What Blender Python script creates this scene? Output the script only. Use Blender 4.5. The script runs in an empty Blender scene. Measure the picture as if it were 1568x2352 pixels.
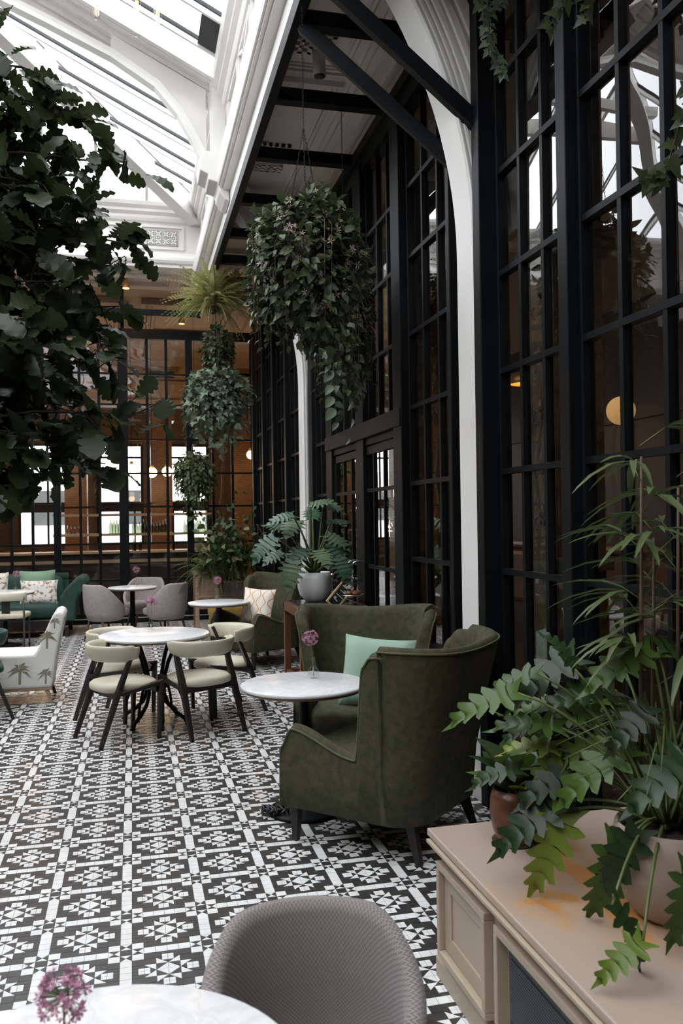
import bpy, math, random
import numpy as np
from mathutils import Vector, Matrix, Euler
PI = math.pi
rnd = random.Random(7)
SC = bpy.context.scene
COL = SC.collection

# ------------------------------------------------------------------ camera
cam_d = bpy.data.cameras.new('camera'); cam = bpy.data.objects.new('camera', cam_d); COL.objects.link(cam)
yaw, pitch, roll = .240166, .006138, -.014513
F = Vector((math.sin(yaw)*math.cos(pitch), math.cos(yaw)*math.cos(pitch), math.sin(pitch)))
R0 = Vector((math.cos(yaw), -math.sin(yaw), 0)); U0 = R0.cross(F)
RT = R0*math.cos(roll)+U0*math.sin(roll); UP = -R0*math.sin(roll)+U0*math.cos(roll)
M = Matrix((RT, UP, -F)).transposed().to_4x4(); M.translation = (0, 0, 1.65)
cam.matrix_world = M
cam_d.sensor_fit = 'VERTICAL'; cam_d.sensor_height = 36; cam_d.lens = 30.04
cam_d.clip_start = .05; cam_d.clip_end = 200
cam_d.dof.use_dof = True; cam_d.dof.focus_distance = 4.6; cam_d.dof.aperture_fstop = 5.6
SC.camera = cam

# ------------------------------------------------------------------ sky and exposure
wd = bpy.data.worlds.new('overcast_sky'); SC.world = wd; wd.use_nodes = True
bg = wd.node_tree.nodes['Background']
bg.inputs[0].default_value = (.96, .975, 1.0, 1); bg.inputs[1].default_value = 4.2
SC.view_settings.view_transform = 'Standard'; SC.view_settings.look = 'None'
SC.view_settings.exposure = 0.6; SC.view_settings.gamma = 1.0
try: SC.view_settings.use_curve_mapping = False
except Exception: pass
cy = SC.cycles
cy.use_denoising = True; cy.max_bounces = 8; cy.diffuse_bounces = 4; cy.glossy_bounces = 4
cy.transmission_bounces = 6; cy.transparent_max_bounces = 24
cy.caustics_reflective = False; cy.caustics_refractive = False; cy.sample_clamp_indirect = 6

# ------------------------------------------------------------------ materials
def newmat(name):
    m = bpy.data.materials.new(name); m.use_nodes = True
    return m, m.node_tree, m.node_tree.nodes['Principled BSDF']
def N(nt, typ, **kw):
    n = nt.nodes.new(typ)
    for k, v in kw.items():
        if k.startswith('i_'):
            k = k[2:]; n.inputs[int(k) if k.isdigit() else k.replace('_', ' ')].default_value = v
        else: setattr(n, k, v)
    return n
def ramp(nt, stops, interp='LINEAR'):
    r = nt.nodes.new('ShaderNodeValToRGB'); cr = r.color_ramp; cr.interpolation = interp
    while len(cr.elements) < len(stops): cr.elements.new(.5)
    for e, (p, c) in zip(cr.elements, stops): e.position = p; e.color = (*c, 1)
    return r
def mat(name, c1, c2=None, scale=8, rough=.6, metal=0., bump=0., bscale=None, coords='Object', spec=None, emit=None, es=1, stretch=None, sheen=0):
    m, nt, b = newmat(name)
    b.inputs['Roughness'].default_value = rough; b.inputs['Metallic'].default_value = metal
    if spec is not None: b.inputs['Specular IOR Level'].default_value = spec
    if sheen: b.inputs['Sheen Weight'].default_value = sheen; b.inputs['Sheen Roughness'].default_value = .4; b.inputs['Sheen Tint'].default_value = (*c1, 1)
    tc = N(nt, 'ShaderNodeTexCoord'); src = tc.outputs[coords]
    if stretch:
        mp = N(nt, 'ShaderNodeMapping'); mp.inputs['Scale'].default_value = stretch
        nt.links.new(src, mp.inputs[0]); src = mp.outputs[0]
    if c2 is not None:
        nz = N(nt, 'ShaderNodeTexNoise'); nz.inputs['Scale'].default_value = scale; nz.inputs['Detail'].default_value = 5
        nt.links.new(src, nz.inputs[0])
        r = ramp(nt, [(.35, c1), (.65, c2)]); nt.links.new(nz.outputs[0], r.inputs[0]); nt.links.new(r.outputs[0], b.inputs['Base Color'])
    else: b.inputs['Base Color'].default_value = (*c1, 1)
    if bump:
        nz = N(nt, 'ShaderNodeTexNoise'); nz.inputs['Scale'].default_value = bscale or scale*4; nz.inputs['Detail'].default_value = 3
        nt.links.new(src, nz.inputs[0]); bp = N(nt, 'ShaderNodeBump'); bp.inputs['Strength'].default_value = bump; bp.inputs['Distance'].default_value = .01
        nt.links.new(nz.outputs[0], bp.inputs['Height']); nt.links.new(bp.outputs[0], b.inputs['Normal'])
    if emit: b.inputs['Emission Color'].default_value = (*emit, 1); b.inputs['Emission Strength'].default_value = es
    return m
def glassmat(name, tint=(1, 1, 1), ior=1.5, wav=0., wscale=2., rough=0.0, gain=1.):
    m, nt, b = newmat(name); nt.nodes.remove(b)
    out = nt.nodes['Material Output']
    tr = N(nt, 'ShaderNodeBsdfTransparent'); tr.inputs[0].default_value = (*tint, 1)
    gl = N(nt, 'ShaderNodeBsdfGlossy'); gl.inputs['Roughness'].default_value = rough; gl.inputs[0].default_value = (.95, .95, .95, 1)
    fr = N(nt, 'ShaderNodeFresnel'); fr.inputs[0].default_value = ior
    mx = N(nt, 'ShaderNodeMixShader')
    src = fr.outputs[0]
    if gain != 1.:
        mm = N(nt, 'ShaderNodeMath', operation='MULTIPLY', use_clamp=True); mm.inputs[1].default_value = gain
        nt.links.new(src, mm.inputs[0]); src = mm.outputs[0]
    ge = N(nt, 'ShaderNodeNewGeometry'); ms = N(nt, 'ShaderNodeMath', operation='SUBTRACT'); ms.inputs[0].default_value = 1; nt.links.new(ge.outputs['Backfacing'], ms.inputs[1])
    m2 = N(nt, 'ShaderNodeMath', operation='MULTIPLY'); nt.links.new(src, m2.inputs[0]); nt.links.new(ms.outputs[0], m2.inputs[1]); src = m2.outputs[0]
    nt.links.new(src, mx.inputs[0]); nt.links.new(tr.outputs[0], mx.inputs[1]); nt.links.new(gl.outputs[0], mx.inputs[2]); nt.links.new(mx.outputs[0], out.inputs[0])
    if wav:
        tc = N(nt, 'ShaderNodeTexCoord'); nz = N(nt, 'ShaderNodeTexNoise'); nz.inputs['Scale'].default_value = wscale; nz.inputs['Detail'].default_value = 1
        bp = N(nt, 'ShaderNodeBump'); bp.inputs['Strength'].default_value = wav; bp.inputs['Distance'].default_value = .1
        nt.links.new(tc.outputs['Object'], nz.inputs[0]); nt.links.new(nz.outputs[0], bp.inputs['Height'])
        nt.links.new(bp.outputs[0], gl.inputs['Normal'])
    return m
def leafmat(name, a, b_, c=None, rough=.42, trans=.35, yellow=None, isl=True):
    m, nt, b = newmat(name)
    oi = N(nt, 'ShaderNodeObjectInfo'); ge = N(nt, 'ShaderNodeNewGeometry')
    ad = N(nt, 'ShaderNodeMath', operation='ADD'); fr = N(nt, 'ShaderNodeMath', operation='FRACT')
    nt.links.new(oi.outputs['Random'], ad.inputs[0])
    if isl: nt.links.new(ge.outputs['Random Per Island'], ad.inputs[1])
    else: ad.inputs[1].default_value = 0; nt.links.new(ad.outputs[0], fr.inputs[0])
    st = [(0, a), (.55, b_), (.9, c or b_)]
    if yellow: st.append((1, yellow))
    r = ramp(nt, st); nt.links.new(fr.outputs[0], r.inputs[0])
    nt.links.new(r.outputs[0], b.inputs['Base Color']); b.inputs['Roughness'].default_value = rough; b.inputs['Specular IOR Level'].default_value = .36
    tl = N(nt, 'ShaderNodeBsdfTranslucent'); nt.links.new(r.outputs[0], tl.inputs[0])
    mx = N(nt, 'ShaderNodeMixShader'); mx.inputs[0].default_value = trans*.6
    nt.links.new(b.outputs[0], mx.inputs[1]); nt.links.new(tl.outputs[0], mx.inputs[2]); nt.links.new(mx.outputs[0], nt.nodes['Material Output'].inputs[0])
    return m

MT = {}
MT['steel'] = mat('dark_painted_steel', (.0035, .0045, .0055), (.006, .007, .008), 5, .48, bump=.05, spec=.13)
MT['white_paint'] = mat('cream_white_paint', (.80, .78, .74), (.72, .70, .66), 1.5, .55, bump=.04, bscale=30)
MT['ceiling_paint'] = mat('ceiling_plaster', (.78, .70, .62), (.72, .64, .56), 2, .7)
MT['black_tile'] = mat('black_tile', (.034, .032, .029), (.048, .045, .041), 12, .32)
MT['white_tile'] = mat('white_tile', (.80, .80, .78), (.70, .70, .68), 9, .3)
MT['grout'] = mat('tile_grout', (.12, .115, .105), (.08, .08, .075), 20, .8)
MT['wood_dark'] = mat('dark_stained_wood', (.010, .008, .007), (.020, .015, .012), 6, .4, stretch=(12, 12, 1), bump=.05)
MT['wood_brown'] = mat('brown_wood', (.17, .065, .022), (.09, .032, .012), 4, .4, stretch=(14, 14, 1))
MT['wood_bench'] = mat('pale_planter_wood', (.42, .29, .20), (.32, .21, .14), 3, .6, stretch=(2, 2, 14))
MT['brick'] = None
MT['leather'] = mat('cream_leather', (.62, .57, .44), (.56, .51, .38), 3, .5, bump=.06, bscale=60)
MT['olive'] = mat('olive_green_velvet', (.033, .034, .013), (.062, .060, .024), 26, .85, bump=.35, bscale=160, sheen=.12)
MT['olive_piping'] = mat('olive_piping', (.10, .10, .045), (.07, .075, .03), 30, .8)
MT['sofa_green'] = mat('emerald_velvet', (.011, .042, .031), (.015, .058, .042), 10, .7, bump=.2, bscale=90, sheen=.3)
MT['mint'] = mat('mint_linen', (.33, .47, .36), (.29, .42, .32), 4, .85, bump=.2, bscale=120)
MT['sage'] = mat('sage_linen', (.22, .34, .23), (.19, .30, .20), 6, .85, bump=.2, bscale=120)
MT['mustard'] = mat('mustard_velvet', (.22, .13, .022), (.28, .17, .03), 20, .8, bump=.2, bscale=120, sheen=.2)
MT['terracotta'] = mat('glazed_terracotta', (.17, .055, .020), (.06, .018, .008), 14, .35, bump=.5, bscale=22)
MT['white_ceramic'] = mat('white_ceramic', (.86, .86, .85), (.82, .82, .81), 2, .35)
MT['stone_pot'] = mat('beige_stone_pot', (.36, .28, .225), (.31, .24, .19), 3, .55)
MT['soil'] = mat('potting_soil', (.02, .012, .008), (.05, .03, .018), 40, .95, bump=.8, bscale=60)
MT['chrome'] = mat('polished_chrome', (.75, .75, .75), None, rough=.12, metal=1)
MT['brass'] = mat('brushed_brass', (.70, .42, .14), (.62, .36, .11), 10, .35, metal=.6)
MT['table_edge'] = mat('brown_table_edge', (.20, .13, .09), None, rough=.5)
MT['bark'] = mat('bark', (.06, .04, .025), (.03, .02, .014), 20, .9, bump=.5)
MT['stem'] = mat('green_stem', (.10, .13, .035), (.06, .09, .02), 12, .5)
MT['stem_brown'] = mat('brown_stem', (.10, .055, .025), (.06, .035, .018), 12, .7)
MT['flower'] = leafmat('allium_petal', (.38, .13, .24), (.52, .24, .36), (.30, .10, .18), .6, .4)
MT['blossom'] = leafmat('pale_blossom', (.45, .33, .24), (.58, .48, .38), (.40, .26, .17), .6, .4)
MT['glass'] = glassmat('clear_glass', (.97, .98, .98), 1.5)
MT['pane'] = glassmat('reflective_pane_glass', (.93, .93, .92), 1.62, wav=.028, wscale=1.5, gain=1.5)
MT['back_pane'] = glassmat('back_pane_glass', (.95, .95, .94), 1.5, wav=.04, wscale=2., gain=1.2)
MT['roof_pane'] = glassmat('roof_glass', (.97, .98, 1), 1.45)
MT['oak_leaf'] = leafmat('oak_leaf_green', (.018, .026, .012), (.030, .046, .016), (.065, .095, .025), .38, .5)
MT['ivy_leaf'] = leafmat('ivy_leaf_green', (.026, .044, .018), (.062, .085, .036), (.20, .23, .13), .4, .35, (.20, .20, .08))
MT['ivy_pale'] = leafmat('variegated_ivy_green', (.08, .13, .075), (.14, .19, .12), (.38, .40, .28), .4, .35)
MT['fern_leaf'] = leafmat('fern_green', (.26, .30, .09), (.42, .42, .17), (.55, .50, .25), .55, .4, None, False)
MT['box_leaf'] = leafmat('small_leaf_green', (.05, .08, .035), (.09, .125, .055), (.15, .17, .08), .5, .3)
MT['phil_leaf'] = leafmat('philodendron_green', (.014, .034, .010), (.028, .062, .016), (.075, .14, .02), .34, .35, (.22, .27, .04), False)
MT['monstera_leaf'] = leafmat('monstera_green', (.04, .085, .05), (.075, .135, .08), (.14, .20, .11), .35, .3, None, False)
MT['palm_leaf'] = leafmat('lady_palm_green', (.05, .085, .035), (.09, .12, .045), (.30, .26, .10), .4, .3, (.45, .27, .10))
MT['mixed_leaf'] = leafmat('mixed_shrub_green', (.04, .09, .03), (.11, .16, .06), (.24, .24, .12), .45, .3, (.30, .19, .10), False)
MT['warm'] = mat('warm_lamp', (1, .6, .25), emit=(1, .55, .2), es=14, rough=.5)
MT['globe_glow'] = mat('opal_glass_lamp', (1, .8, .55), emit=(1, .75, .42), es=3.5, rough=.3)
MT['filament'] = mat('glowing_filament', (1, .5, .2), emit=(1, .42, .10), es=12, rough=.5)
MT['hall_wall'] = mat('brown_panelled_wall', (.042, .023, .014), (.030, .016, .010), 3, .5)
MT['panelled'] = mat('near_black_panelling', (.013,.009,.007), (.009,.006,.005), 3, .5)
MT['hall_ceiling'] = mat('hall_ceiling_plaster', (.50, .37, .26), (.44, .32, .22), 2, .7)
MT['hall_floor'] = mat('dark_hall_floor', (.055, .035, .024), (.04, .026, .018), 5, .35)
MT['pilaster'] = mat('carved_bronze_pilaster', (.13, .09, .045), (.05, .032, .018), 9, .45, bump=1., bscale=26)
MT['slate'] = mat('dark_grey_panel', (.035, .036, .038), None, rough=.6)
MT['grille'] = mat('dark_grille_metal', (.045, .05, .052), (.06, .065, .066), 5, .5)
MT['chalk'] = mat('chalkboard', (.018, .018, .018), None, rough=.8)
MT['paper'] = mat('white_paper', (.8, .8, .78), None, rough=.7)
MT['bottle'] = glassmat('bottle_glass', (.45, .5, .42), 1.5)
MT['bar_wood'] = mat('light_bar_wood', (.70, .52, .32), (.62, .44, .26), 4, .4)
MT['gold_line'] = mat('brass_strip', (.75, .70, .60), None, rough=.3, metal=.8)
MT['cable'] = mat('black_plastic', (.012, .012, .013), None, rough=.35)
MT['trim_dark'] = mat('inset_shadow_recess', (.10, .09, .08), None, rough=.9)

def marble():
    m, nt, b = newmat('white_marble'); tc = N(nt, 'ShaderNodeTexCoord')
    nz = N(nt, 'ShaderNodeTexNoise'); nz.inputs['Scale'].default_value = 5; nz.inputs['Detail'].default_value = 8; nz.inputs['Distortion'].default_value = 1.2
    nt.links.new(tc.outputs['Object'], nz.inputs[0])
    r = ramp(nt, [(.3, (.66, .67, .68)), (.46, (.80, .80, .79)), (.5, (.72, .72, .72)), (.56, (.82, .82, .81)), (.75, (.70, .71, .72))])
    nt.links.new(nz.outputs[0], r.inputs[0]); nt.links.new(r.outputs[0], b.inputs['Base Color']); b.inputs['Roughness'].default_value = .22
    return m
MT['marble'] = marble()
def herring(name, a, b_):
    m, nt, b = newmat(name); tc = N(nt, 'ShaderNodeTexCoord'); sx = N(nt, 'ShaderNodeSeparateXYZ')
    mp = N(nt, 'ShaderNodeMapping'); nt.links.new(tc.outputs['UV'], mp.inputs[0]); nt.links.new(mp.outputs[0], sx.inputs[0])
    # zig-zag: frac(v + |frac(u)-.5|)
    def mth(op, x, y=None):
        n = N(nt, 'ShaderNodeMath', operation=op)
        for k, s in enumerate((x, y)):
            if s is None: continue
            if isinstance(s, (int, float)): n.inputs[k].default_value = s
            else: nt.links.new(s, n.inputs[k])
        return n.outputs[0]
    u = mth('MULTIPLY', sx.outputs[0], 84.); v = mth('MULTIPLY', sx.outputs[1], 150.)
    z = mth('ABSOLUTE', mth('SUBTRACT', mth('FRACT', u), .5))
    s = mth('FRACT', mth('ADD', v, mth('MULTIPLY', z, 2.)))
    st = mth('ABSOLUTE', mth('SUBTRACT', s, .5))
    r = ramp(nt, [(.12, a), (.38, b_)]); nt.links.new(st, r.inputs[0])
    nt.links.new(r.outputs[0], b.inputs['Base Color']); b.inputs['Roughness'].default_value = .9; b.inputs['Sheen Weight'].default_value = .2
    bp = N(nt, 'ShaderNodeBump'); bp.inputs['Strength'].default_value = .4; bp.inputs['Distance'].default_value = .003
    nt.links.new(st, bp.inputs['Height']); nt.links.new(bp.outputs[0], b.inputs['Normal'])
    return m
MT['herring'] = herring('grey_herringbone_tweed', (.135, .112, .105), (.30, .262, .25))
MT['pinkgrey'] = mat('pinkish_grey_wool', (.36, .31, .30), (.31, .265, .26), 30, .9, bump=.2, bscale=150)
def printed(name, base, cols, scale, thr=.5, coords='Object'):
    m, nt, b = newmat(name); tc = N(nt, 'ShaderNodeTexCoord')
    vo = N(nt, 'ShaderNodeTexVoronoi'); vo.inputs['Scale'].default_value = scale; nt.links.new(tc.outputs[coords], vo.inputs[0])
    nz = N(nt, 'ShaderNodeTexNoise'); nz.inputs['Scale'].default_value = scale*2.2; nz.inputs['Detail'].default_value = 4; nt.links.new(tc.outputs[coords], nz.inputs[0])
    r = ramp(nt, [(0, cols[0]), (thr-.08, cols[1]), (thr, base), (1, base)]); nt.links.new(nz.outputs[0], r.inputs[0])
    mx = N(nt, 'ShaderNodeMixRGB'); r2 = ramp(nt, [(0, cols[2]), (.14, cols[2]), (.17, base), (1, base)])
    nt.links.new(vo.outputs['Distance'], r2.inputs[0]); mx.blend_type = 'MULTIPLY'; mx.inputs[0].default_value = 1
    nt.links.new(r.outputs[0], mx.inputs[1]); nt.links.new(r2.outputs[0], mx.inputs[2]); nt.links.new(mx.outputs[0], b.inputs['Base Color'])
    b.inputs['Roughness'].default_value = .85
    return m
MT['floral'] = printed('floral_print_linen', (.86, .84, .80), ((.10, .07, .05), (.35, .22, .13), (.35, .40, .35)), 9, .47)
MT['palm_print'] = mat('cream_linen', (.74, .72, .66), (.70, .68, .62), 5, .85, bump=.15, bscale=130)
MT['palm_ink'] = mat('olive_grey_print', (.20, .19, .13), (.27, .25, .18), 20, .85)
def ogee():
    m, nt, b = newmat('ogee_print_linen'); tc = N(nt, 'ShaderNodeTexCoord'); sx = N(nt, 'ShaderNodeSeparateXYZ'); nt.links.new(tc.outputs['Object'], sx.inputs[0])
    def mth(op, x, y=None):
        n = N(nt, 'ShaderNodeMath', operation=op)
        for k, s in enumerate((x, y)):
            if s is None: continue
            if isinstance(s, (int, float)): n.inputs[k].default_value = s
            else: nt.links.new(s, n.inputs[k])
        return n.outputs[0]
    w = mth('MULTIPLY', mth('SINE', mth('MULTIPLY', sx.outputs[2], 38.)), .022)
    p = mth('ABSOLUTE', mth('SUBTRACT', mth('ABSOLUTE', mth('SUBTRACT', mth('FRACT', mth('MULTIPLY', sx.outputs[0], 7.)), .5)), mth('ADD', mth('MULTIPLY', w, 7.), .25)))
    r = ramp(nt, [(0, (.62, .30, .12)), (.035, (.62, .30, .12)), (.05, (.80, .74, .64)), (1, (.80, .74, .64))])
    nt.links.new(p, r.inputs[0]); nt.links.new(r.outputs[0], b.inputs['Base Color']); b.inputs['Roughness'].default_value = .85
    return m
MT['ogee'] = ogee()
def brickmat():
    m, nt, b = newmat('amber_glazed_brick'); tc = N(nt, 'ShaderNodeTexCoord'); mp = N(nt, 'ShaderNodeMapping')
    mp.inputs['Rotation'].default_value = (PI/2, 0, 0)
    br = N(nt, 'ShaderNodeTexBrick'); br.inputs['Scale'].default_value = 5; br.inputs['Color1'].default_value = (.30, .16, .07, 1); br.inputs['Color2'].default_value = (.22, .12, .055, 1); br.inputs['Mortar'].default_value = (.12, .05, .02, 1)
    nt.links.new(tc.outputs['Object'], mp.inputs[0]); nt.links.new(mp.outputs[0], br.inputs[0]); nt.links.new(br.outputs[0], b.inputs['Base Color']); b.inputs['Roughness'].default_value = .3
    return m
MT['brick'] = brickmat()
def worn_top():
    m, nt, b = newmat('worn_painted_top'); tc = N(nt, 'ShaderNodeTexCoord'); mp = N(nt, 'ShaderNodeMapping'); mp.inputs['Scale'].default_value = (3.0, 2.2, 1); mp.inputs['Location'].default_value = (-1.2, -1.4, 0)
    nt.links.new(tc.outputs['Object'], mp.inputs[0])
    nz = N(nt, 'ShaderNodeTexNoise'); nz.inputs['Scale'].default_value = 1.1; nz.inputs['Detail'].default_value = 7; nz.inputs['Roughness'].default_value = .62
    nt.links.new(mp.outputs[0], nz.inputs[0])
    # distance from the worn spot round the pots
    vm = N(nt, 'ShaderNodeVectorMath', operation='DISTANCE'); vm.inputs[1].default_value = (.12, .38, 0); nt.links.new(tc.outputs['Object'], vm.inputs[0])
    mr = N(nt, 'ShaderNodeMapRange'); mr.inputs[1].default_value = .05; mr.inputs[2].default_value = .50; mr.inputs[3].default_value = .29; mr.inputs[4].default_value = -.12
    nt.links.new(vm.outputs['Value'], mr.inputs[0]); ad = N(nt, 'ShaderNodeMath', operation='ADD'); nt.links.new(nz.outputs[0], ad.inputs[0]); nt.links.new(mr.outputs[0], ad.inputs[1])
    r = ramp(nt, [(.50, (.40, .31, .245)), (.60, (.46, .29, .17)), (.62, (.52, .24, .08)), (1, (.55, .27, .09))])
    nt.links.new(ad.outputs[0], r.inputs[0]); nt.links.new(r.outputs[0], b.inputs['Base Color']); b.inputs['Roughness'].default_value = .38
    return m
MT['worn_top'] = worn_top()
MT['cabinet_paint'] = mat('beige_cabinet_paint', (.42, .345, .255), (.38, .31, .225), 3, .45)

# ------------------------------------------------------------------ mesh helpers
class MB:
    def __init__(s): s.v = []; s.f = []; s.m = []; s.sm = []
    def add(s, vs, fs, mi=0, smooth=False):
        o = len(s.v); s.v += [tuple(v) for v in vs]; s.f += [tuple(i+o for i in f) for f in fs]
        s.m += [mi]*len(fs); s.sm += [smooth]*len(fs); return s
    def box(s, c, d, rz=0, mi=0, rot=None):
        x, y, z = d[0]/2, d[1]/2, d[2]/2
        vs = [Vector(p) for p in ((-x,-y,-z),(x,-y,-z),(x,y,-z),(-x,y,-z),(-x,-y,z),(x,-y,z),(x,y,z),(-x,y,z))]
        R = rot if rot is not None else Matrix.Rotation(rz, 3, 'Z')
        c = Vector(c); vs = [R@v+c for v in vs]
        return s.add(vs, [(0,3,2,1),(4,5,6,7),(0,1,5,4),(1,2,6,5),(2,3,7,6),(3,0,4,7)], mi)
    def bb(s, a, b, mi=0):
        return s.box([(p+q)/2 for p, q in zip(a, b)], [abs(q-p) for p, q in zip(a, b)], mi=mi)
    def bar(s, a, b, w, h=None, up=(0,0,1), mi=0, w2=None, h2=None):
        a, b = Vector(a), Vector(b); h = h or w; w2 = w2 or w; h2 = h2 or h
        d = (b-a).normalized(); u = Vector(up)
        if abs(d.dot(u)) > .98: u = Vector((0,1,0))
        x = d.cross(u).normalized(); y = x.cross(d).normalized()
        vs = []
        for p, ww, hh in ((a, w, h), (b, w2, h2)):
            for i, j in ((-1,-1),(1,-1),(1,1),(-1,1)): vs.append(p+x*i*ww/2+y*j*hh/2)
        return s.add(vs, [(0,3,2,1),(4,5,6,7),(0,1,5,4),(1,2,6,5),(2,3,7,6),(3,0,4,7)], mi)
    def tube(s, pts, r, n=8, mi=0, cap=True, sy=1.):
        pts = [Vector(p) for p in pts]; rs = r if isinstance(r, (list, tuple)) else [r]*len(pts)
        T = [(pts[min(i+1, len(pts)-1)]-pts[max(i-1, 0)]).normalized() for i in range(len(pts))]
        u = Vector((0,0,1)) if abs(T[0].z) < .9 else Vector((1,0,0))
        x = T[0].cross(u).normalized(); vs = []
        for i, p in enumerate(pts):
            x = (x-T[i]*x.dot(T[i])).normalized(); y = T[i].cross(x)
            for k in range(n):
                a = 2*PI*k/n; vs.append(p+x*math.cos(a)*rs[i]+y*math.sin(a)*rs[i]*sy)
        fs = []
        for i in range(len(pts)-1):
            for k in range(n): k2 = (k+1) % n; fs.append((i*n+k, i*n+k2, (i+1)*n+k2, (i+1)*n+k))
        if cap: fs.append(tuple(range(n-1, -1, -1))); fs.append(tuple((len(pts)-1)*n+k for k in range(n)))
        return s.add(vs, fs, mi, True)
    def lathe(s, prof, n=32, c=(0,0,0), mi=0, a0=0., a1=2*PI):
        full = abs(a1-a0-2*PI) < 1e-6; m = n if full else n+1; vs = []
        for (r, z) in prof:
            for k in range(m):
                a = a0+(a1-a0)*k/n; vs.append((c[0]+r*math.cos(a), c[1]+r*math.sin(a), c[2]+z))
        fs = []
        for i in range(len(prof)-1):
            for k in range(n): k2 = (k+1) % m; fs.append((i*m+k, i*m+k2, (i+1)*m+k2, (i+1)*m+k))
        return s.add(vs, fs, mi, True)
    def loft(s, rings, closed=True, cap=True, mi=0, smooth=True):
        n = len(rings[0]); vs = [v for r in rings for v in r]; fs = []
        for i in range(len(rings)-1):
            for k in range(n if closed else n-1):
                k2 = (k+1) % n; fs.append((i*n+k, i*n+k2, (i+1)*n+k2, (i+1)*n+k))
        if cap and closed: fs.append(tuple(range(n-1, -1, -1))); fs.append(tuple((len(rings)-1)*n+k for k in range(n)))
        return s.add(vs, fs, mi, smooth)
    def prism(s, poly, h, axis='z', o=(0,0,0), mi=0):
        n = len(poly)
        def P(p, t):
            if axis == 'z': q = (p[0], p[1], t)
            elif axis == 'y': q = (p[0], t, p[1])
            else: q = (t, p[0], p[1])
            return (q[0]+o[0], q[1]+o[1], q[2]+o[2])
        vs = [P(p, 0) for p in poly]+[P(p, h) for p in poly]
        return s.add(vs, [tuple(range(n-1,-1,-1)), tuple(range(n, 2*n))]+[(i, (i+1)%n, n+(i+1)%n, n+i) for i in range(n)], mi)
    def mesh(s, name, mats):
        me = bpy.data.meshes.new(name); me.from_pydata(s.v, [], s.f)
        for m in (mats if isinstance(mats, (list, tuple)) else [mats]): me.materials.append(m)
        me.polygons.foreach_set('material_index', s.m); me.polygons.foreach_set('use_smooth', s.sm)
        me.update(); return me
    def obj(s, name, mats, parent=None, loc=(0,0,0), rz=0, bevel=0, fixn=False, sub=0):
        me = s.mesh(name, mats)
        if fixn:
            import bmesh
            bm = bmesh.new(); bm.from_mesh(me); bmesh.ops.recalc_face_normals(bm, faces=bm.faces); bm.to_mesh(me); bm.free()
        return link(name, me, parent, loc, rz, bevel, sub)
def link(name, me, parent=None, loc=(0,0,0), rz=0, bevel=0, sub=0):
    o = bpy.data.objects.new(name, me); COL.objects.link(o); o.location = loc; o.rotation_euler = (0,0,rz)
    if parent: o.parent = parent
    if bevel:
        b = o.modifiers.new('bevel', 'BEVEL'); b.width = bevel; b.segments = 2; b.limit_method = 'ANGLE'; b.angle_limit = .7
    if sub:
        b = o.modifiers.new('subsurf', 'SUBSURF'); b.levels = sub; b.render_levels = sub
    return o
def thing(name, label, cat, loc=(0,0,0), rz=0, group=None):
    o = bpy.data.objects.new(name, None); COL.objects.link(o); o.location = loc; o.rotation_euler = (0,0,rz); o.empty_display_size = .1
    o['label'] = label; o['category'] = cat
    if group: o['group'] = group
    return o
def tag(o, label, cat, group=None, kind=None):
    o['label'] = label; o['category'] = cat
    if group: o['group'] = group
    if kind: o['kind'] = kind
    return o
def struct(o): o['kind'] = 'structure'; return o
def dup(root, loc, rz, label, group=None):
    def cp(o, par):
        c = o.copy(); COL.objects.link(c); c.parent = par
        for ch in kids.get(o.name, []): cp(ch, c)
        return c
    kids = {}
    for ob in COL.objects:
        if ob.parent: kids.setdefault(ob.parent.name, []).append(ob)
    r = cp(root, None); r.location = loc; r.rotation_euler = (0,0,rz); r['label'] = label
    if group: r['group'] = group
    return r
def root_empty(name):
    o = bpy.data.objects.new(name, None); COL.objects.link(o); return o
def rounded_box(d, r=.04, n=4, puff=0.):
    """superellipsoid-ish cushion centred at the origin"""
    b = MB(); N1, N2 = 24, 12; rings = []
    def sg(c, e): return math.copysign(abs(c)**e, c)
    for i in range(N2+1):
        ph = -PI/2+PI*i/N2; ring = []
        for k in range(N1):
            th = 2*PI*k/N1+PI/N1
            cx = sg(math.cos(ph), .28)*sg(math.cos(th), .28); cyy = sg(math.cos(ph), .28)*sg(math.sin(th), .28); cz = sg(math.sin(ph), .55)
            q = 1-puff*(cx*cx*cyy*cyy)
            ring.append((cx*d[0]/2, cyy*d[1]/2, cz*d[2]/2*q))
        rings.append(ring)
    b.loft(rings, True, True); return b
def pillow_mb(w, h, t, n=12):
    """pinched square cushion in XZ plane, thickness along Y"""
    b = MB(); vs = []; fs = []
    for sgn in (1, -1):
        for i in range(n+1):
            for j in range(n+1):
                u = -1+2*i/n; v = -1+2*j/n
                th = ((1-u**4)*(1-v**4))**.6*t/2
                pin = 1-.07*(1-abs(u)**2)*abs(v)**3; pin2 = 1-.07*(1-abs(v)**2)*abs(u)**3
                vs.append((u*w/2*pin2, sgn*th, v*h/2*pin))
    m = n+1
    for s_ in range(2):
        o = s_*m*m
        for i in range(n):
            for j in range(n):
                q = (o+i*m+j, o+(i+1)*m+j, o+(i+1)*m+j+1, o+i*m+j+1)
                fs.append(q if s_ else q[::-1])
    b.add(vs, fs, 0, True); return b

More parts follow.
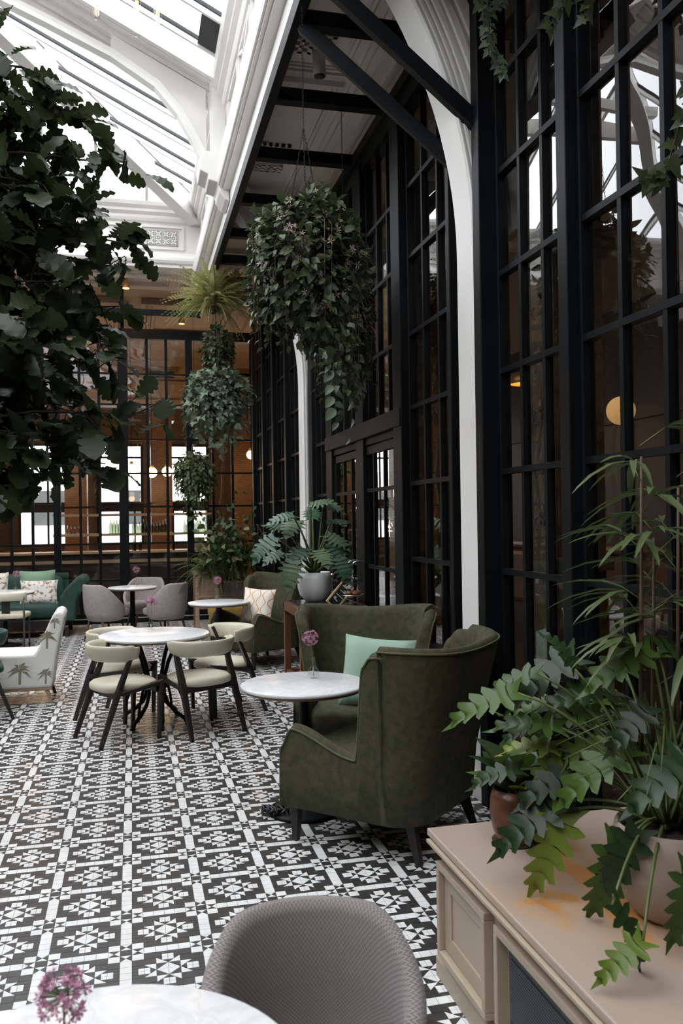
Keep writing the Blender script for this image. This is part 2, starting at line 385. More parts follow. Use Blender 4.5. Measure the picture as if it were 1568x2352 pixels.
# ------------------------------------------------------------------ floor: every tile its own relief
U = .04387; FX = -.0437; FY = 3.377
def inset(poly, d):
    n = len(poly); out = []
    ar = sum(poly[i][0]*poly[(i+1)%n][1]-poly[(i+1)%n][0]*poly[i][1] for i in range(n))
    if ar < 0: poly = poly[::-1]
    L = []
    for i in range(n):
        a, b = poly[i], poly[(i+1)%n]; dx, dy = b[0]-a[0], b[1]-a[1]; l = math.hypot(dx, dy); nx, ny = -dy/l, dx/l
        L.append((a[0]+nx*d, a[1]+ny*d, dx/l, dy/l))
    for i in range(n):
        x1, y1, ax, ay = L[i-1]; x2, y2, bx, by = L[i]; det = ax*by-ay*bx
        if abs(det) < 1e-6: out.append((x2, y2)); continue
        t = ((x2-x1)*by-(y2-y1)*bx)/det; out.append((x1+ax*t, y1+ay*t))
    return out
def cell(x, y, kind):
    S = [(x,y),(x+1,y),(x+1,y+1),(x,y+1)]; c = (x+.5, y+.5)
    if kind in 'WB': return [(S, kind)]
    if kind == 'X':   # black left/right, white top/bottom
        return [([S[0],S[1],c],'W'),([S[1],S[2],c],'B'),([S[2],S[3],c],'W'),([S[3],S[0],c],'B')]
    if kind == 'Y':
        return [([S[0],S[1],c],'B'),([S[1],S[2],c],'W'),([S[2],S[3],c],'B'),([S[3],S[0],c],'W')]
P7 = []
P7 += cell(0,0,'B')+cell(0,1,'X')+cell(0,6,'X')
for r in (2,3,4,5): P7 += cell(0,r,'W')
for c_ in (1,6): P7 += cell(c_,0,'Y')+cell(c_,1,'W')+cell(c_,6,'W')
for c_ in (2,3,4,5): P7 += cell(c_,0,'W')+cell(c_,1,'B')+cell(c_,6,'B')
# star medallion, centre (4,4), one quadrant then rotated
Q = [([(0,0),(1,0),(0,1)],'W'),([(1,0),(1,1),(0,1)],'B'),
     ([(0,1),(1,1),(1,2)],'W'),([(0,1),(.5,1.5),(0,1.5)],'B'),([(.5,1.5),(1,2),(.5,2)],'B'),([(0,1.5),(.5,1.5),(.5,2),(0,2)],'W'),
     ([(1,0),(2,1),(1,1)],'W'),([(1,0),(1.5,0),(1.5,.5)],'B'),([(1.5,.5),(2,.5),(2,1)],'B'),([(1.5,0),(2,0),(2,.5),(1.5,.5)],'W'),
     ([(1,1),(2,1),(2,2),(1,2)],'B'),
     ([(2,0),(2.5,0),(2.5,.5),(2,.5)],'W'),([(2,.5),(3,.5),(3,1),(2,1)],'B'),([(2.5,0),(3,0),(3,.5),(2.5,.5)],'B'),
     ([(2,1),(3,1),(3,2),(2,2)],'B')]
for sx_, sy_ in ((1,1),(-1,1),(-1,-1),(1,-1)):
    for poly, c_ in Q:
        pp = [(4+p[0]*sx_, 4+p[1]*sy_) for p in poly]
        cx = sum(p[0] for p in pp)/len(pp); cyy = sum(p[1] for p in pp)/len(pp)
        if 1 <= cx <= 7 and 2 <= cyy <= 6: P7.append((pp, c_))
# small squares reach half a tile into the rows above and below
def addhalf(y0, y1):
    for x0, x1 in ((3.5,4),(4,4.5)): P7.append(([(x0,y0),(x1,y0),(x1,y1),(x0,y1)],'W'))
P7 = [q for q in P7 if not (q[1] == 'B' and len(q[0]) == 4 and any(abs(q[0][0][0]-a) < .1 and abs(q[0][0][1]-b) < .1 for a in (3, 4) for b in (1, 6)))]
for b0 in (1, 6):
    lo = b0+.5 if b0 == 1 else b0; hi = lo+.5
    addhalf(lo, hi)
    P7.append(([(3,b0),(3.5,b0),(3.5,b0+1),(3,b0+1)],'B')); P7.append(([(4.5,b0),(5,b0),(5,b0+1),(4.5,b0+1)],'B'))
    y0 = b0 if b0 == 1 else b0+.5
    P7.append(([(3.5,y0),(4,y0),(4,y0+.5),(3.5,y0+.5)],'B')); P7.append(([(4,y0),(4.5,y0),(4.5,y0+.5),(4,y0+.5)],'B'))
P7i = [(inset([(p[0]-.5, p[1]-.5) for p in poly], .018), c_) for poly, c_ in P7]

fl = MB(); fl.bb((-6.4,-4,-.06), (2.02,14.35,-.0016)); floor = struct(fl.obj('floor', MT['grout']))
fh = MB(); fh.bb((2.02,-4,-.07), (9.0,14.35,-.004)); fh.bb((-6.4,14.35,-.07), (9.0,27.6,-.004)); struct(fh.obj('floor', MT['hall_floor']))
def near_piece(cx, cyy): return math.hypot(cx, cyy)
near = []; vs = []; fs = []; ms = []
i0, i1 = -11, 7; j0, j1 = -9, 36
P7n = [(poly, c_, len(poly), sum(p[0] for p in poly)/len(poly), sum(p[1] for p in poly)/len(poly)) for poly, c_ in P7i]
for j in range(j0, j1):
    for i in range(i0, i1):
        ox = FX+7*U*i; oy = FY+7*U*j
        if oy > 14.2 or oy < .9 and abs(ox) > 1.2: continue
        if ox+.1 > 2.0: continue
        for poly, c_, n, cx, cyy in P7n:
            X = ox+cx*U; Y = oy+cyy*U
            if X > 1.97 or Y > 14.28: continue
            if abs(X-.30) < .36 and 2.12 < Y < 2.86: near.append((Y, ox, oy, poly, c_)); continue
            o = len(vs); top = [(ox+p[0]*U, oy+p[1]*U) for p in poly]
            vs += [(x, y, 0) for x, y in top]; fs.append(tuple(range(o, o+n))); ms.append(0 if c_ == 'B' else 1)
            if Y < 6.5:
                vs += [(x, y, -.0016) for x, y in top]
                for k in range(n): fs.append((o+k, o+n+k, o+n+(k+1)%n, o+(k+1)%n)); ms.append(0 if c_ == 'B' else 1)
near.sort(key=lambda q: q[0]); rest = near[300:]; near = near[:300]
for _, ox, oy, poly, c_ in rest:
    o = len(vs); n = len(poly); vs += [(ox+p[0]*U, oy+p[1]*U, 0) for p in poly]; fs.append(tuple(range(o, o+n))); ms.append(0 if c_ == 'B' else 1)
me = bpy.data.meshes.new('tiles'); me.from_pydata(vs, [], fs); me.materials.append(MT['black_tile']); me.materials.append(MT['white_tile'])
me.polygons.foreach_set('material_index', ms); me.update()
tl = link('tiles', me, floor); tl['kind'] = 'stuff'
cache = {}
for _, ox, oy, poly, c_ in near:
    n = len(poly); cx = sum(p[0] for p in poly)/n; cyy = sum(p[1] for p in poly)/n
    key = (c_, tuple((round((p[0]-cx)*50), round((p[1]-cyy)*50)) for p in poly))
    if key not in cache:
        b = MB(); q = [((p[0]-cx)*U, (p[1]-cyy)*U) for p in poly]; b.prism(q, .0016, o=(0,0,-.0016)); cache[key] = b.mesh('tile', MT['black_tile'] if c_ == 'B' else MT['white_tile'])
    link('tile', cache[key], floor, (ox+cx*U, oy+cyy*U, 0))

# ------------------------------------------------------------------ glazed steel walls
ST = MT['steel']
BARMESH = {}
def bar_part(parent, a, b, w, d, axis, name='glazing_bar'):
    """box bar between a and b; shared unit meshes by size"""
    a, b = Vector(a), Vector(b); L = (b-a).length
    dims = {'x': (L, d, w), 'y': (d, L, w), 'z': (w, w, L)}[axis] if axis != 'z' else None
    if axis == 'z': dims = (d[0], d[1], L)
    key = (axis, tuple(round(q, 3) for q in dims))
    if key not in BARMESH: BARMESH[key] = MB().box((0,0,0), dims).mesh(name, ST)
    return link(name, BARMESH[key], parent, (a+b)/2)
PANES = {}
def pane_part(parent, axis, pos, a0, a1, z0, z1, m, name='pane', tilt=None):
    key = (axis, round(a1-a0, 2), round(z1-z0, 2), m.name)
    if key not in PANES:
        b = MB(); w = (a1-a0); h = z1-z0; t = .006
        b.box((0,0,0), (t, w, h) if axis == 'x' else (w, t, h)); PANES[key] = b.mesh('pane', m)
    c = (pos, (a0+a1)/2, (z0+z1)/2) if axis == 'x' else ((a0+a1)/2, pos, (z0+z1)/2)
    o = link(name, PANES[key], parent, c)
    j = .006
    o.rotation_euler = (rnd.uniform(-j,j), rnd.uniform(-j,j), rnd.uniform(-j,j)) if tilt is None else tilt
    return o
WX = 2.05
ZR = [.155, .734, 1.333, 1.895, 2.46, 3.01, 3.585, 4.11, 4.66]
def steel_wall_x(name, x, bays, ztop, zr, m):
    """bays: list of (y0, y1, panes, zlow) between posts; posts separately"""
    b = MB(); root = None
    ys = sorted([q[0] for q in bays]); y0 = min(q[0] for q in bays)-.3; y1 = max(q[1] for q in bays)+.05
    b.bb((x-.05, y0, 0), (x+.05, y1, .155)); b.bb((x-.065, y0, ztop-.08), (x+.05, y1, ztop+.10))
    root = struct(b.obj(name, ST))
    for (a0, a1, n, zlow) in bays:
        w = (a1-a0)/n
        zz = [z for z in zr if z >= zlow-.01]
        zz = [zlow]+[z for z in zz if z > zlow+.1]+[ztop-.08] if ztop-.08-zz[-1] > .1 else zz
        for z in zz[1:-1]: bar_part(root, (x, a0, z), (x, a1, z), .032, .05, 'y', 'glazing_rail')
        for k in range(1, n): bar_part(root, (x, a0+k*w, zlow), (x, a0+k*w, ztop-.08), None, (.045, .03), 'z')
        for k in range(n):
            for z0, z1 in zip(zz[:-1], zz[1:]): pane_part(root, 'x', x+.008, a0+k*w+.012, a0+(k+1)*w-.012, z0+.012, z1-.012, m)
    return root
ZT = 4.76
bays_r = [(1.35, 2.20, 3, .155), (2.62-.0, 3.55, 3, .155), (3.68, 4.46, 3, .155), (5.14, 6.07, 3, .155), (6.32, 7.20, 3, 2.46), (7.50, 8.42, 3, 2.46),
          (8.68, 9.42, 3, .155), (10.15, 11.0, 3, .155), (11.16, 12.02, 3, .155), (12.2, 13.0, 3, .155), (13.16, 14.1, 3, .155)]
wall_r = steel_wall_x('wall_right', WX, bays_r, ZT, ZR, MT['pane'])
for (y0, y1, pr) in [(2.20,2.62,.0), (3.55,3.68,.05), (4.46,4.60,.09), (5.04,5.14,.05), (6.07,6.32,.05), (7.20,7.50,.04), (8.42,8.68,.04), (9.42,9.66,.03), (9.95,10.15,.03), (11.0,11.16,.05), (12.02,12.2,.05), (13.0,13.16,.05), (14.1,14.4,.05)]:
    b = MB(); b.bb((WX-.04-pr, y0+.02, 0), (WX+.05, y1-.02, ZT)); b.bb((WX-.03, y0, 0), (WX+.035, y1, ZT))
    b.obj('post', ST, wall_r, bevel=.006)
# lower rail brace at z .734 is part of the grid; door header
hd = MB(); hd.bb((WX-.10, 6.10, 2.33), (WX+.04, 8.66, 2.47)); hd.bb((WX-.06, 6.3, 2.27), (WX+.03, 8.44, 2.33)); hd.obj('door_header', ST, wall_r, bevel=.006)
def door_leaf(name, y0, y1, hy):
    b = MB(); x = WX-.03
    b.bb((x-.02, y0, .02), (x+.02, y0+.06, 2.26)); b.bb((x-.02, y1-.06, .02), (x+.02, y1, 2.26)); b.bb((x-.02, y0, .02), (x+.02, y1, .24)); b.bb((x-.02, y0, 2.19), (x+.02, y1, 2.26))
    d = struct(b.obj(name, ST, bevel=.004)); w = (y1-y0-.12)/3
    for z in (1.22, 1.88): bar_part(d, (x, y0+.06, z), (x, y1-.06, z), .03, .035, 'y', 'glazing_rail')
    for k in (1, 2): bar_part(d, (x, y0+.06+k*w, .24), (x, y0+.06+k*w, 2.19), None, (.035, .024), 'z')
    zs = [.24, 1.22, 1.88, 2.19]
    for k in range(3):
        for z0, z1 in zip(zs[:-1], zs[1:]): pane_part(d, 'x', x, y0+.06+k*w+.01, y0+.06+(k+1)*w-.01, z0+.01, z1-.01, MT['pane'])
    h = MB(); xx = x-.07
    h.tube([(x-.02, hy, 1.09), (xx-.02, hy, 1.09), (xx-.045, hy, 1.098), (xx-.055, hy, 1.12), (xx-.055, hy, 1.225), (xx-.045, hy, 1.247), (xx-.02, hy, 1.255), (x-.02, hy, 1.255)], .009, 8)
    xx2 = xx; h2 = h.obj('door_handle', MT['chrome'], d); h2['label'] = 'chrome D shaped pull handle'
    return d
door_leaf('door_1', 6.34, 7.38, 7.345); door_leaf('door_2', 7.40, 8.44, 7.50)

def steel_wall_y(name, y, bays, posts, ztop, zr, m):
    b = MB(); x0 = min(q[0] for q in bays)-.1; x1 = max(q[1] for q in bays)+.1
    b.bb((x0, y-.06, 0), (x1, y+.05, .155)); b.bb((x0, y-.06, ztop-.1), (x1, y+.05, ztop+.06)); b.bb((x0, y-.12, 0), (x1, y-.05, .07))
    root = struct(b.obj(name, ST))
    b = MB(); b.bb((x0, y-.125, .075), (x1, y-.06, .085)); b.obj('brass_strip', MT['gold_line'], root)
    for (a0, a1, n) in bays:
        w = (a1-a0)/n; zz = zr+[ztop-.1]
        for z in zz[1:-1]: bar_part(root, (a0, y, z), (a1, y, z), .03, .045, 'x', 'glazing_rail')
        for k in range(1, n): bar_part(root, (a0+k*w, y, zz[0]), (a0+k*w, y, ztop-.1), None, (.045, .045), 'z')
        for k in range(n):
            for z0, z1 in zip(zz[:-1], zz[1:]): pane_part(root, 'y', y+.005, a0+k*w+.012, a0+(k+1)*w-.012, z0+.012, z1-.012, m)
    for p0, p1 in posts:
        b = MB(); b.bb((p0, y-.08, 0), (p1, y+.06, ztop)); b.obj('post', ST, root, bevel=.008)
    return root
xb = [(-4.45, -3.42, 3), (-3.3, -2.28, 3), (-2.16, -1.21, 3), (-1.10, -.20, 3), (-.05, .88, 3), (.99, 1.96, 3)]
wall_b = steel_wall_y('wall_back', 14.3, xb, [(-4.55,-4.45),(-3.42,-3.3),(-2.28,-2.16),(-1.21,-1.10),(-.20,-.05),(.88,.99),(1.96,2.1)], 4.70,
             [.155,.688,1.275,1.868,2.412,2.962,3.531,4.03], MT['back_pane'])
# overhead steel: edge beam, cross beams, braces
def beamobj(name, a, b, w, h, label, cat='beam', group='steel beams under the side ceiling'):
    o = MB().bar(a, b, w, h).obj(name, ST, bevel=.005); return o
sf = root_empty('ceiling_frame'); sf['kind'] = 'structure'
def sbeam(n, a, b, w, h): MB().bar(a, b, w, h).obj(n, ST, sf, bevel=.004)
sbeam('edge_beam', (1.07, -4, 4.88), (1.07, 13.6, 4.88), .07, .12)
sbeam('edge_beam', (-6.3, 13.6, 4.88), (1.07, 13.6, 4.88), .07, .09)
sbeam('edge_beam', (1.99, -4, 4.86), (1.99, 14.2, 4.86), .06, .09)
for y in (3.3, 4.35, 5.42, 6.43, 7.5, 8.6, 9.65, 10.65, 11.6, 12.55): sbeam('cross_beam', (1.1, y, 4.88), (2.0, y, 4.88), .10, .10)
for x in (-3.4, -1.15, -.12): sbeam('strut', (x, 13.65, 4.84), (x, 14.25, 4.84), .05, .05)
for x in (-3.4, -2.2, -1.15, -.12): sbeam('strut', (x, 14.28, 4.7), (x, 14.28, 5.5), .06, .06)
sbeam('brace', (1.10, 5.35, 4.80), (2.0, 5.0, 3.83), .065, .085)
sbeam('brace', (1.06, 4.70, 4.72), (2.0, 4.56, 3.86), .065, .085)
sbeam('brace', (1.1, 11.65, 4.8), (1.7, 12.4, 4.8), .06, .06); sbeam('brace', (1.7, 11.65, 4.8), (1.1, 12.4, 4.8), .06, .06)
MB().bar((1.72, 11.6, 4.5), (1.2, 11.6, 4.75), .05, .05).obj('brace', ST, sf)

# ------------------------------------------------------------------ columns and arches
def arch_col(name, y0, y1, xs=1.935):
    WP = MT['white_paint']; ym = y0; r = 2.95; zc = 3.2
    def curve(off, n=20):
        pts = [(xs+off, 0.0), (xs+off, zc*.5), (xs+off, zc)]
        R = r+off
        for k in range(1, n+1):
            a = k/n*.86; pts.append((xs-r+R*math.cos(a), zc+R*math.sin(a)))
        return pts
    b = MB()
    # profile steps from the face: (offset outward, y front)
    prof = [(0.0, y1), (0.0, y0+.015), (.012, y0), (.022, y0), (.026, y0+.008), (.034, y0+.008), (.038, y0-.004), (.052, y0-.004), (.056, y0+.010), (.066, y0+.010), (.070, y0-.008), (.085, y0-.008), (.088, y0+.006), (.10, y0+.006), (.105, y0-.014), (.135, y0-.014), (.14, y0-.002), (.155, y0-.002), (.16, y0-.02), (.20, y0-.02), (.205, y0-.006), (.23, y0-.006), (.235, y0-.02), (.30, y0-.02), (.30, y1)]
    cs = [curve(o) for o, _ in prof]; n = len(cs[0]); rings = []
    for i in range(n): rings.append([(cs[k][i][0], prof[k][1], cs[k][i][1]) for k in range(len(prof))])
    rings = [[(min(x, 2.0) if z < 3.3 else x, y, z) for x, y, z in r_] for r_ in rings]
    b.loft(rings, True, True, smooth=False)
    root = struct(b.obj(name, WP))
    p = MB(); p.bb((xs-.012, y0-.02, 0), (2.0, y1, .16)); p.obj('plinth', WP, root, bevel=.006)
    return root
arch_col('column', 4.60, 4.86); arch_col('column', 9.72, 9.98)

# ------------------------------------------------------------------ skylight well, soffit, roof
WP = MT['white_paint']; CP = MT['ceiling_paint']
XR, XL, YB, YF = 1.04, -5.44, 13.33, -3.6
ZS = 5.5
def sweep(name, prof, rect, m, parent=None, smooth=False):
    """prof: (inset d toward the void, z); rect x0,x1,y0,y1"""
    x0, x1, y0, y1 = rect; rings = []
    for cx, cyy, sx, sy in ((x1, y0, -1, 1), (x1, y1, -1, -1), (x0, y1, 1, -1), (x0, y0, 1, 1)):
        rings.append([(cx+sx*d, cyy+sy*d, z) for d, z in prof])
    rings.append(rings[0]); b = MB(); b.loft(rings, True, False, smooth=False)
    return b.obj(name, m, parent, fixn=True)
fas = struct(sweep('trim_1', [(-.3,5.52),(.0,5.52),(.0,5.56),(.03,5.58),(.05,5.62),(.05,5.66),(.02,5.70),(-.02,5.72),(-.04,5.76),(-.04,6.20),(.0,6.22),(.02,6.26),(.02,6.30),(.07,6.34),(.07,6.38),(.12,6.42),(.14,6.47),(.14,6.52),(-.3,6.52)], (XL, XR, YF, YB), WP))
# side lintel under the fascia on the long sides
lb = MB()
prof = [(1.08,4.97),(1.14,4.97),(1.14,5.56),(.955,5.56),(.955,5.36),(.965,5.33),(.985,5.33),(.985,5.31),(1.02,5.31),(1.02,5.285),(1.095,5.285),(1.095,5.12),(1.08,5.10)]
lb.loft([[(x, y, z) for x, z in prof] for y in (-4, 14.0)], True, True, smooth=False)
struct(lb.obj('trim_2', WP, fixn=True))
lb = MB(); lb.bb((XL-.12, -4, 4.95), (XL, 14, 5.55)); struct(lb.obj('trim_3', WP))
# recessed frieze panels and pierced vents
def frame_rect(b, plane, c, u0, u1, z0, z1, w, d, mi=0):
    for a0, a1, b0, b1 in ((u0,u1,z0,z0+w),(u0,u1,z1-w,z1),(u0,u0+w,z0+w,z1-w),(u1-w,u1,z0+w,z1-w)):
        if plane == 'y': b.bb((a0, c-d, b0), (a1, c, b1), mi)
        elif plane == 'x': b.bb((c-d, a0, b0), (c, a1, b1), mi)
        else: b.bb((a0, b0, c-d), (a1, b1, c), mi)
def vent(parent, plane, c, u0, u1, z0, z1, nu, nz, bar, d=.02):
    bk = MB()
    if plane == 'y': bk.bb((u0, c-.004, z0), (u1, c-.001, z1))
    else: bk.bb((u0, z0, c-.004), (u1, z1, c-.001))
    bk.obj('vent_shade_sheet', MT['slate'], parent)  # flat dark sheet behind the lattice; its colour stands for shade in the holes
    b = MB(); su = (u1-u0)/nu; sz = (z1-z0)/nz
    for k in range(nu+1):
        u = u0+k*su
        b.bb(*(((u-bar/2, c-d, z0-bar/2), (u+bar/2, c-.004, z1+bar/2)) if plane == 'y' else ((u-bar/2, z0-bar/2, c-d), (u+bar/2, z1+bar/2, c-.004))))
    for k in range(nz+1):
        z = z0+k*sz
        b.bb(*(((u0-bar/2, c-d, z-bar/2), (u1+bar/2, c-.004, z+bar/2)) if plane == 'y' else ((u0-bar/2, z-bar/2, c-d), (u1+bar/2, z+bar/2, c-.004))))
    return b
yb = YB+.04
for i, x0 in enumerate([.24, -1.18, -2.60, -4.02]):
    b = MB(); frame_rect(b, 'y', yb, x0-.07, x0+.59, 5.80, 6.16, .03, .03); b.obj('panel_frame', WP, fas)
    v = vent(fas, 'y', yb, x0+.03, x0+.49, 5.87, 6.09, 16, 8, .012)
    for a in range(4):      # diamond fret over the grid
        for c_ in range(2):
            cx = x0+.03+.115*(a+.5); cz = 5.87+.11*(c_+.5)
            for da, dz in ((.04,.04),(.04,-.04)): v.bar((cx-da, yb-.016, cz-dz), (cx+da, yb-.016, cz+dz), .012, .01, up=(0,1,0))
    v.obj('pierced_vent', WP, fas)
    b = MB(); frame_rect(b, 'y', yb, x0-.72, x0-.20, 5.80, 6.16, .03, .03); b.obj('panel_frame', WP, fas)
for i in range(18):          # raised diagonal lattice along the right frieze
    y = -3.2+i*.92; b = MB(); x = XR+.04
    frame_rect(b, 'x', x, y-.41, y+.41, 5.80, 6.16, .03, .03)
    if i % 2 == 0:
        for s_ in (-1, 1): b.bar((x-.015, y-.38*s_, 5.82), (x-.015, y+.38*s_, 6.14), .03, .03)
    b.obj('panel_frame', WP, fas)
# soffit: ceiling slabs round the well
b = MB()
b.bb((XR+.1, -4, ZS), (2.6, 14.6, ZS+.08)); b.bb((-6.5, -4, ZS), (XL-.1, 14.6, ZS+.08)); b.bb((XL-.1, YB+.28, ZS), (XR+.1, 14.6, ZS+.08)); b.bb((XL-.1, -4, ZS), (XR+.1, YF-.28, ZS+.08))
b.bb((XR+.29, -4, ZS+.08), (XR+.35, 14, 6.6)); b.bb((XL-.35, -4, ZS+.08), (XL-.29, 14, 6.6)); b.bb((XL-.3, YB+.29, ZS+.08), (XR+.3, YB+.35, 6.6)); b.bb((XL-.3, YF-.35, ZS+.08), (XR+.3, YF-.29, 6.6))
ceil = struct(b.obj('ceiling', CP))
def coffer(x0, x1, y0, y1):
    b = MB()
    for k, (w, d) in enumerate(((.035,.05),(.03,.03),(.02,.015))):
        o = sum((.04,.035,.03)[:k]); frame_rect(b, 'z', ZS, x0+o, x1-o, y0+o, y1-o, w, d)
    b.obj('coffer_moulding', CP, ceil)
for k in range(9):
    y0 = -1.2+k*1.7
    coffer(1.22, 1.86, y0, y0+1.55); 
for k in range(7): coffer(XL+.6+k*1.0-.4, XL+.6+k*1.0+.5, 13.75, 14.25)
b = MB()
for x in (1.93, 2.0, 2.08, 2.2, 2.28, 2.42): b.bb((x, -4, ZS-.05+.012*((x*10) % 3)), (x+.045, 14.2, ZS))
b.obj('cornice', CP, ceil)
for (x0, x1, y0, y1, nx, ny) in [(1.30,1.62,6.42,6.86,4,5),(1.30,1.62,8.65,8.86,5,3),(1.30,1.62,9.15,9.3,5,2),(1.30,1.62,11.0,11.5,5,6),(1.30,1.62,12.9,13.2,5,4)]:
    vent(ceil, 'z', ZS, x0, x1, y0, y1, nx, ny, .035, .03).obj('pierced_vent', CP, ceil)
# end walls, left wall (off frame, seen in reflections)
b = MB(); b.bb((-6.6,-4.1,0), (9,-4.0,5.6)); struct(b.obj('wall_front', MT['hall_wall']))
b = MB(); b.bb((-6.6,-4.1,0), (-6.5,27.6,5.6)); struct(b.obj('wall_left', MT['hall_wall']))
# roof: hipped glazing
SL = .5; XM = -2.2; ZE = 6.50; XE = .98; XE2 = XL+.06; YE = YB-.06
def zr_(x, y): return ZE+SL*min(XE-x, x-XE2, YE-y if y > 5 else 99, y-(YF+.06) if y < 5 else 99)
roof = root_empty('roof'); roof['kind'] = 'structure'
HW = (XE-XE2)/2
hipw = MB()
def rafter(nm, a, b_, w, h, m=None): MB().bar(a, b_, w, h).obj(nm, m or WP, roof)
# hips
for sx in (1, -1):
    for (yc, sy) in ((YE, -1), (YF+.06, 1)):
        x0 = XE if sx > 0 else XE2
        pts0 = Vector((x0, yc, ZE)); pts1 = Vector((x0-sx*HW, yc+sy*HW, ZE+SL*HW))
        rafter('hip_rafter', pts0+Vector((0,0,-.13)), pts1+Vector((0,0,-.13)), .13, .32)
        rafter('hip_moulding', pts0+Vector((0,0,-.29)), pts1+Vector((0,0,-.29)), .20, .05)
        rafter('hip_flashing', pts0+Vector((0,0,.05)), pts1+Vector((0,0,.05)), .13, .04, ST)
rafter('ridge', (XM, YF+HW, ZE+SL*HW), (XM, YE-HW, ZE+SL*HW), .14, .24)
# cornice ring at the hip knee
rk = 1.95
rafter('ring_purlin', (XE-rk, YE-rk, ZE+SL*rk-.16), (XE2+rk, YE-rk, ZE+SL*rk-.16), .10, .22)
rafter('ring_purlin', (XE-rk-.1, YE-rk-.35, ZE+SL*rk+.02), (XE2+rk+.1, YE-rk-.35, ZE+SL*rk+.02), .10, .14)
rafter('king_post', (XE-rk, YE-rk, ZE+SL*rk-.42), (XE-rk, YE-rk, ZE+SL*rk+.1), .22, .22)
# glazing bars and panes, right and left slopes
def gbar(a, b_):
    MB().bar(Vector(a)-Vector((0,0,.03)), Vector(b_)-Vector((0,0,.03)), .035, .06).obj('glazing_bar', WP, roof)
    MB().bar(Vector(a)+Vector((0,0,.02)), Vector(b_)+Vector((0,0,.02)), .045, .045).obj('glazing_cap', ST, roof)
def quad(nm, pts, m, th=.008):
    b = MB(); n = len(pts); vs = [Vector(p) for p in pts]; nr = (vs[1]-vs[0]).cross(vs[2]-vs[0]).normalized()*th
    b.add(vs+[v+nr for v in vs], [tuple(range(n)), tuple(range(2*n-1, n-1, -1))]+[(i, n+i, n+(i+1)%n, (i+1)%n) for i in range(n)]); return b.obj(nm, m, roof)
yb_ = [12.6-.61*k for k in range(0, 27) if 12.6-.61*k > YF+.3]
for side in (1, -1):
    xe = XE if side > 0 else XE2
    prev = YE
    for y in yb_+[YF+.06]:
        def top(yy):
            t = min(HW, YE-yy, yy-YF-.06); return (xe-side*t, yy, ZE+SL*t)
        a, b_ = (xe, y, ZE), top(y)
        if y > YF+.2 and not 9.2 < y < 10.1: gbar(a, b_)
        c_, d = (xe, prev, ZE), top(prev)
        pts = [c_, a, b_] if prev == YE else [c_, a, b_, d]
        if abs(y-(YF+.06)) < .01: pts = [c_, a, d]
        quad('roof_pane', pts, MT['roof_pane'])
        prev = y
for (yc, sy) in ((YE, -1), (YF+.06, 1)):
    n = 9; xs = [XE2+(XE-XE2)*k/n for k in range(n+1)]
    for k, x in enumerate(xs):
        t = min(XE-x, x-XE2)
        if 0 < k < n: gbar((x, yc, ZE), (x, yc+sy*t, ZE+SL*t))
        if k:
            xp = xs[k-1]; tp = min(XE-xp, xp-XE2)
            pts = [(xp, yc, ZE), (x, yc, ZE), (x, yc+sy*t, ZE+SL*t), (xp, yc+sy*tp, ZE+SL*tp)]
            if t < 1e-6: pts = pts[:2]+pts[3:]
            if tp < 1e-6: pts = pts[:3]
            if abs(x+xp-2*XM) < .01: pts = pts[:3]+[(XM, yc+sy*HW, ZE+SL*HW)]+pts[3:]
            quad('roof_pane', pts, MT['roof_pane'])
# solid ventilator pane on the right slope
quad('ventilator_panel', [(XE-.02, 8.36, ZE-.03), (XE-.02, 8.92, ZE-.03), (XE-.26, 8.92, ZE+.09), (XE-.26, 8.36, ZE+.09)], MT['slate'], .03)
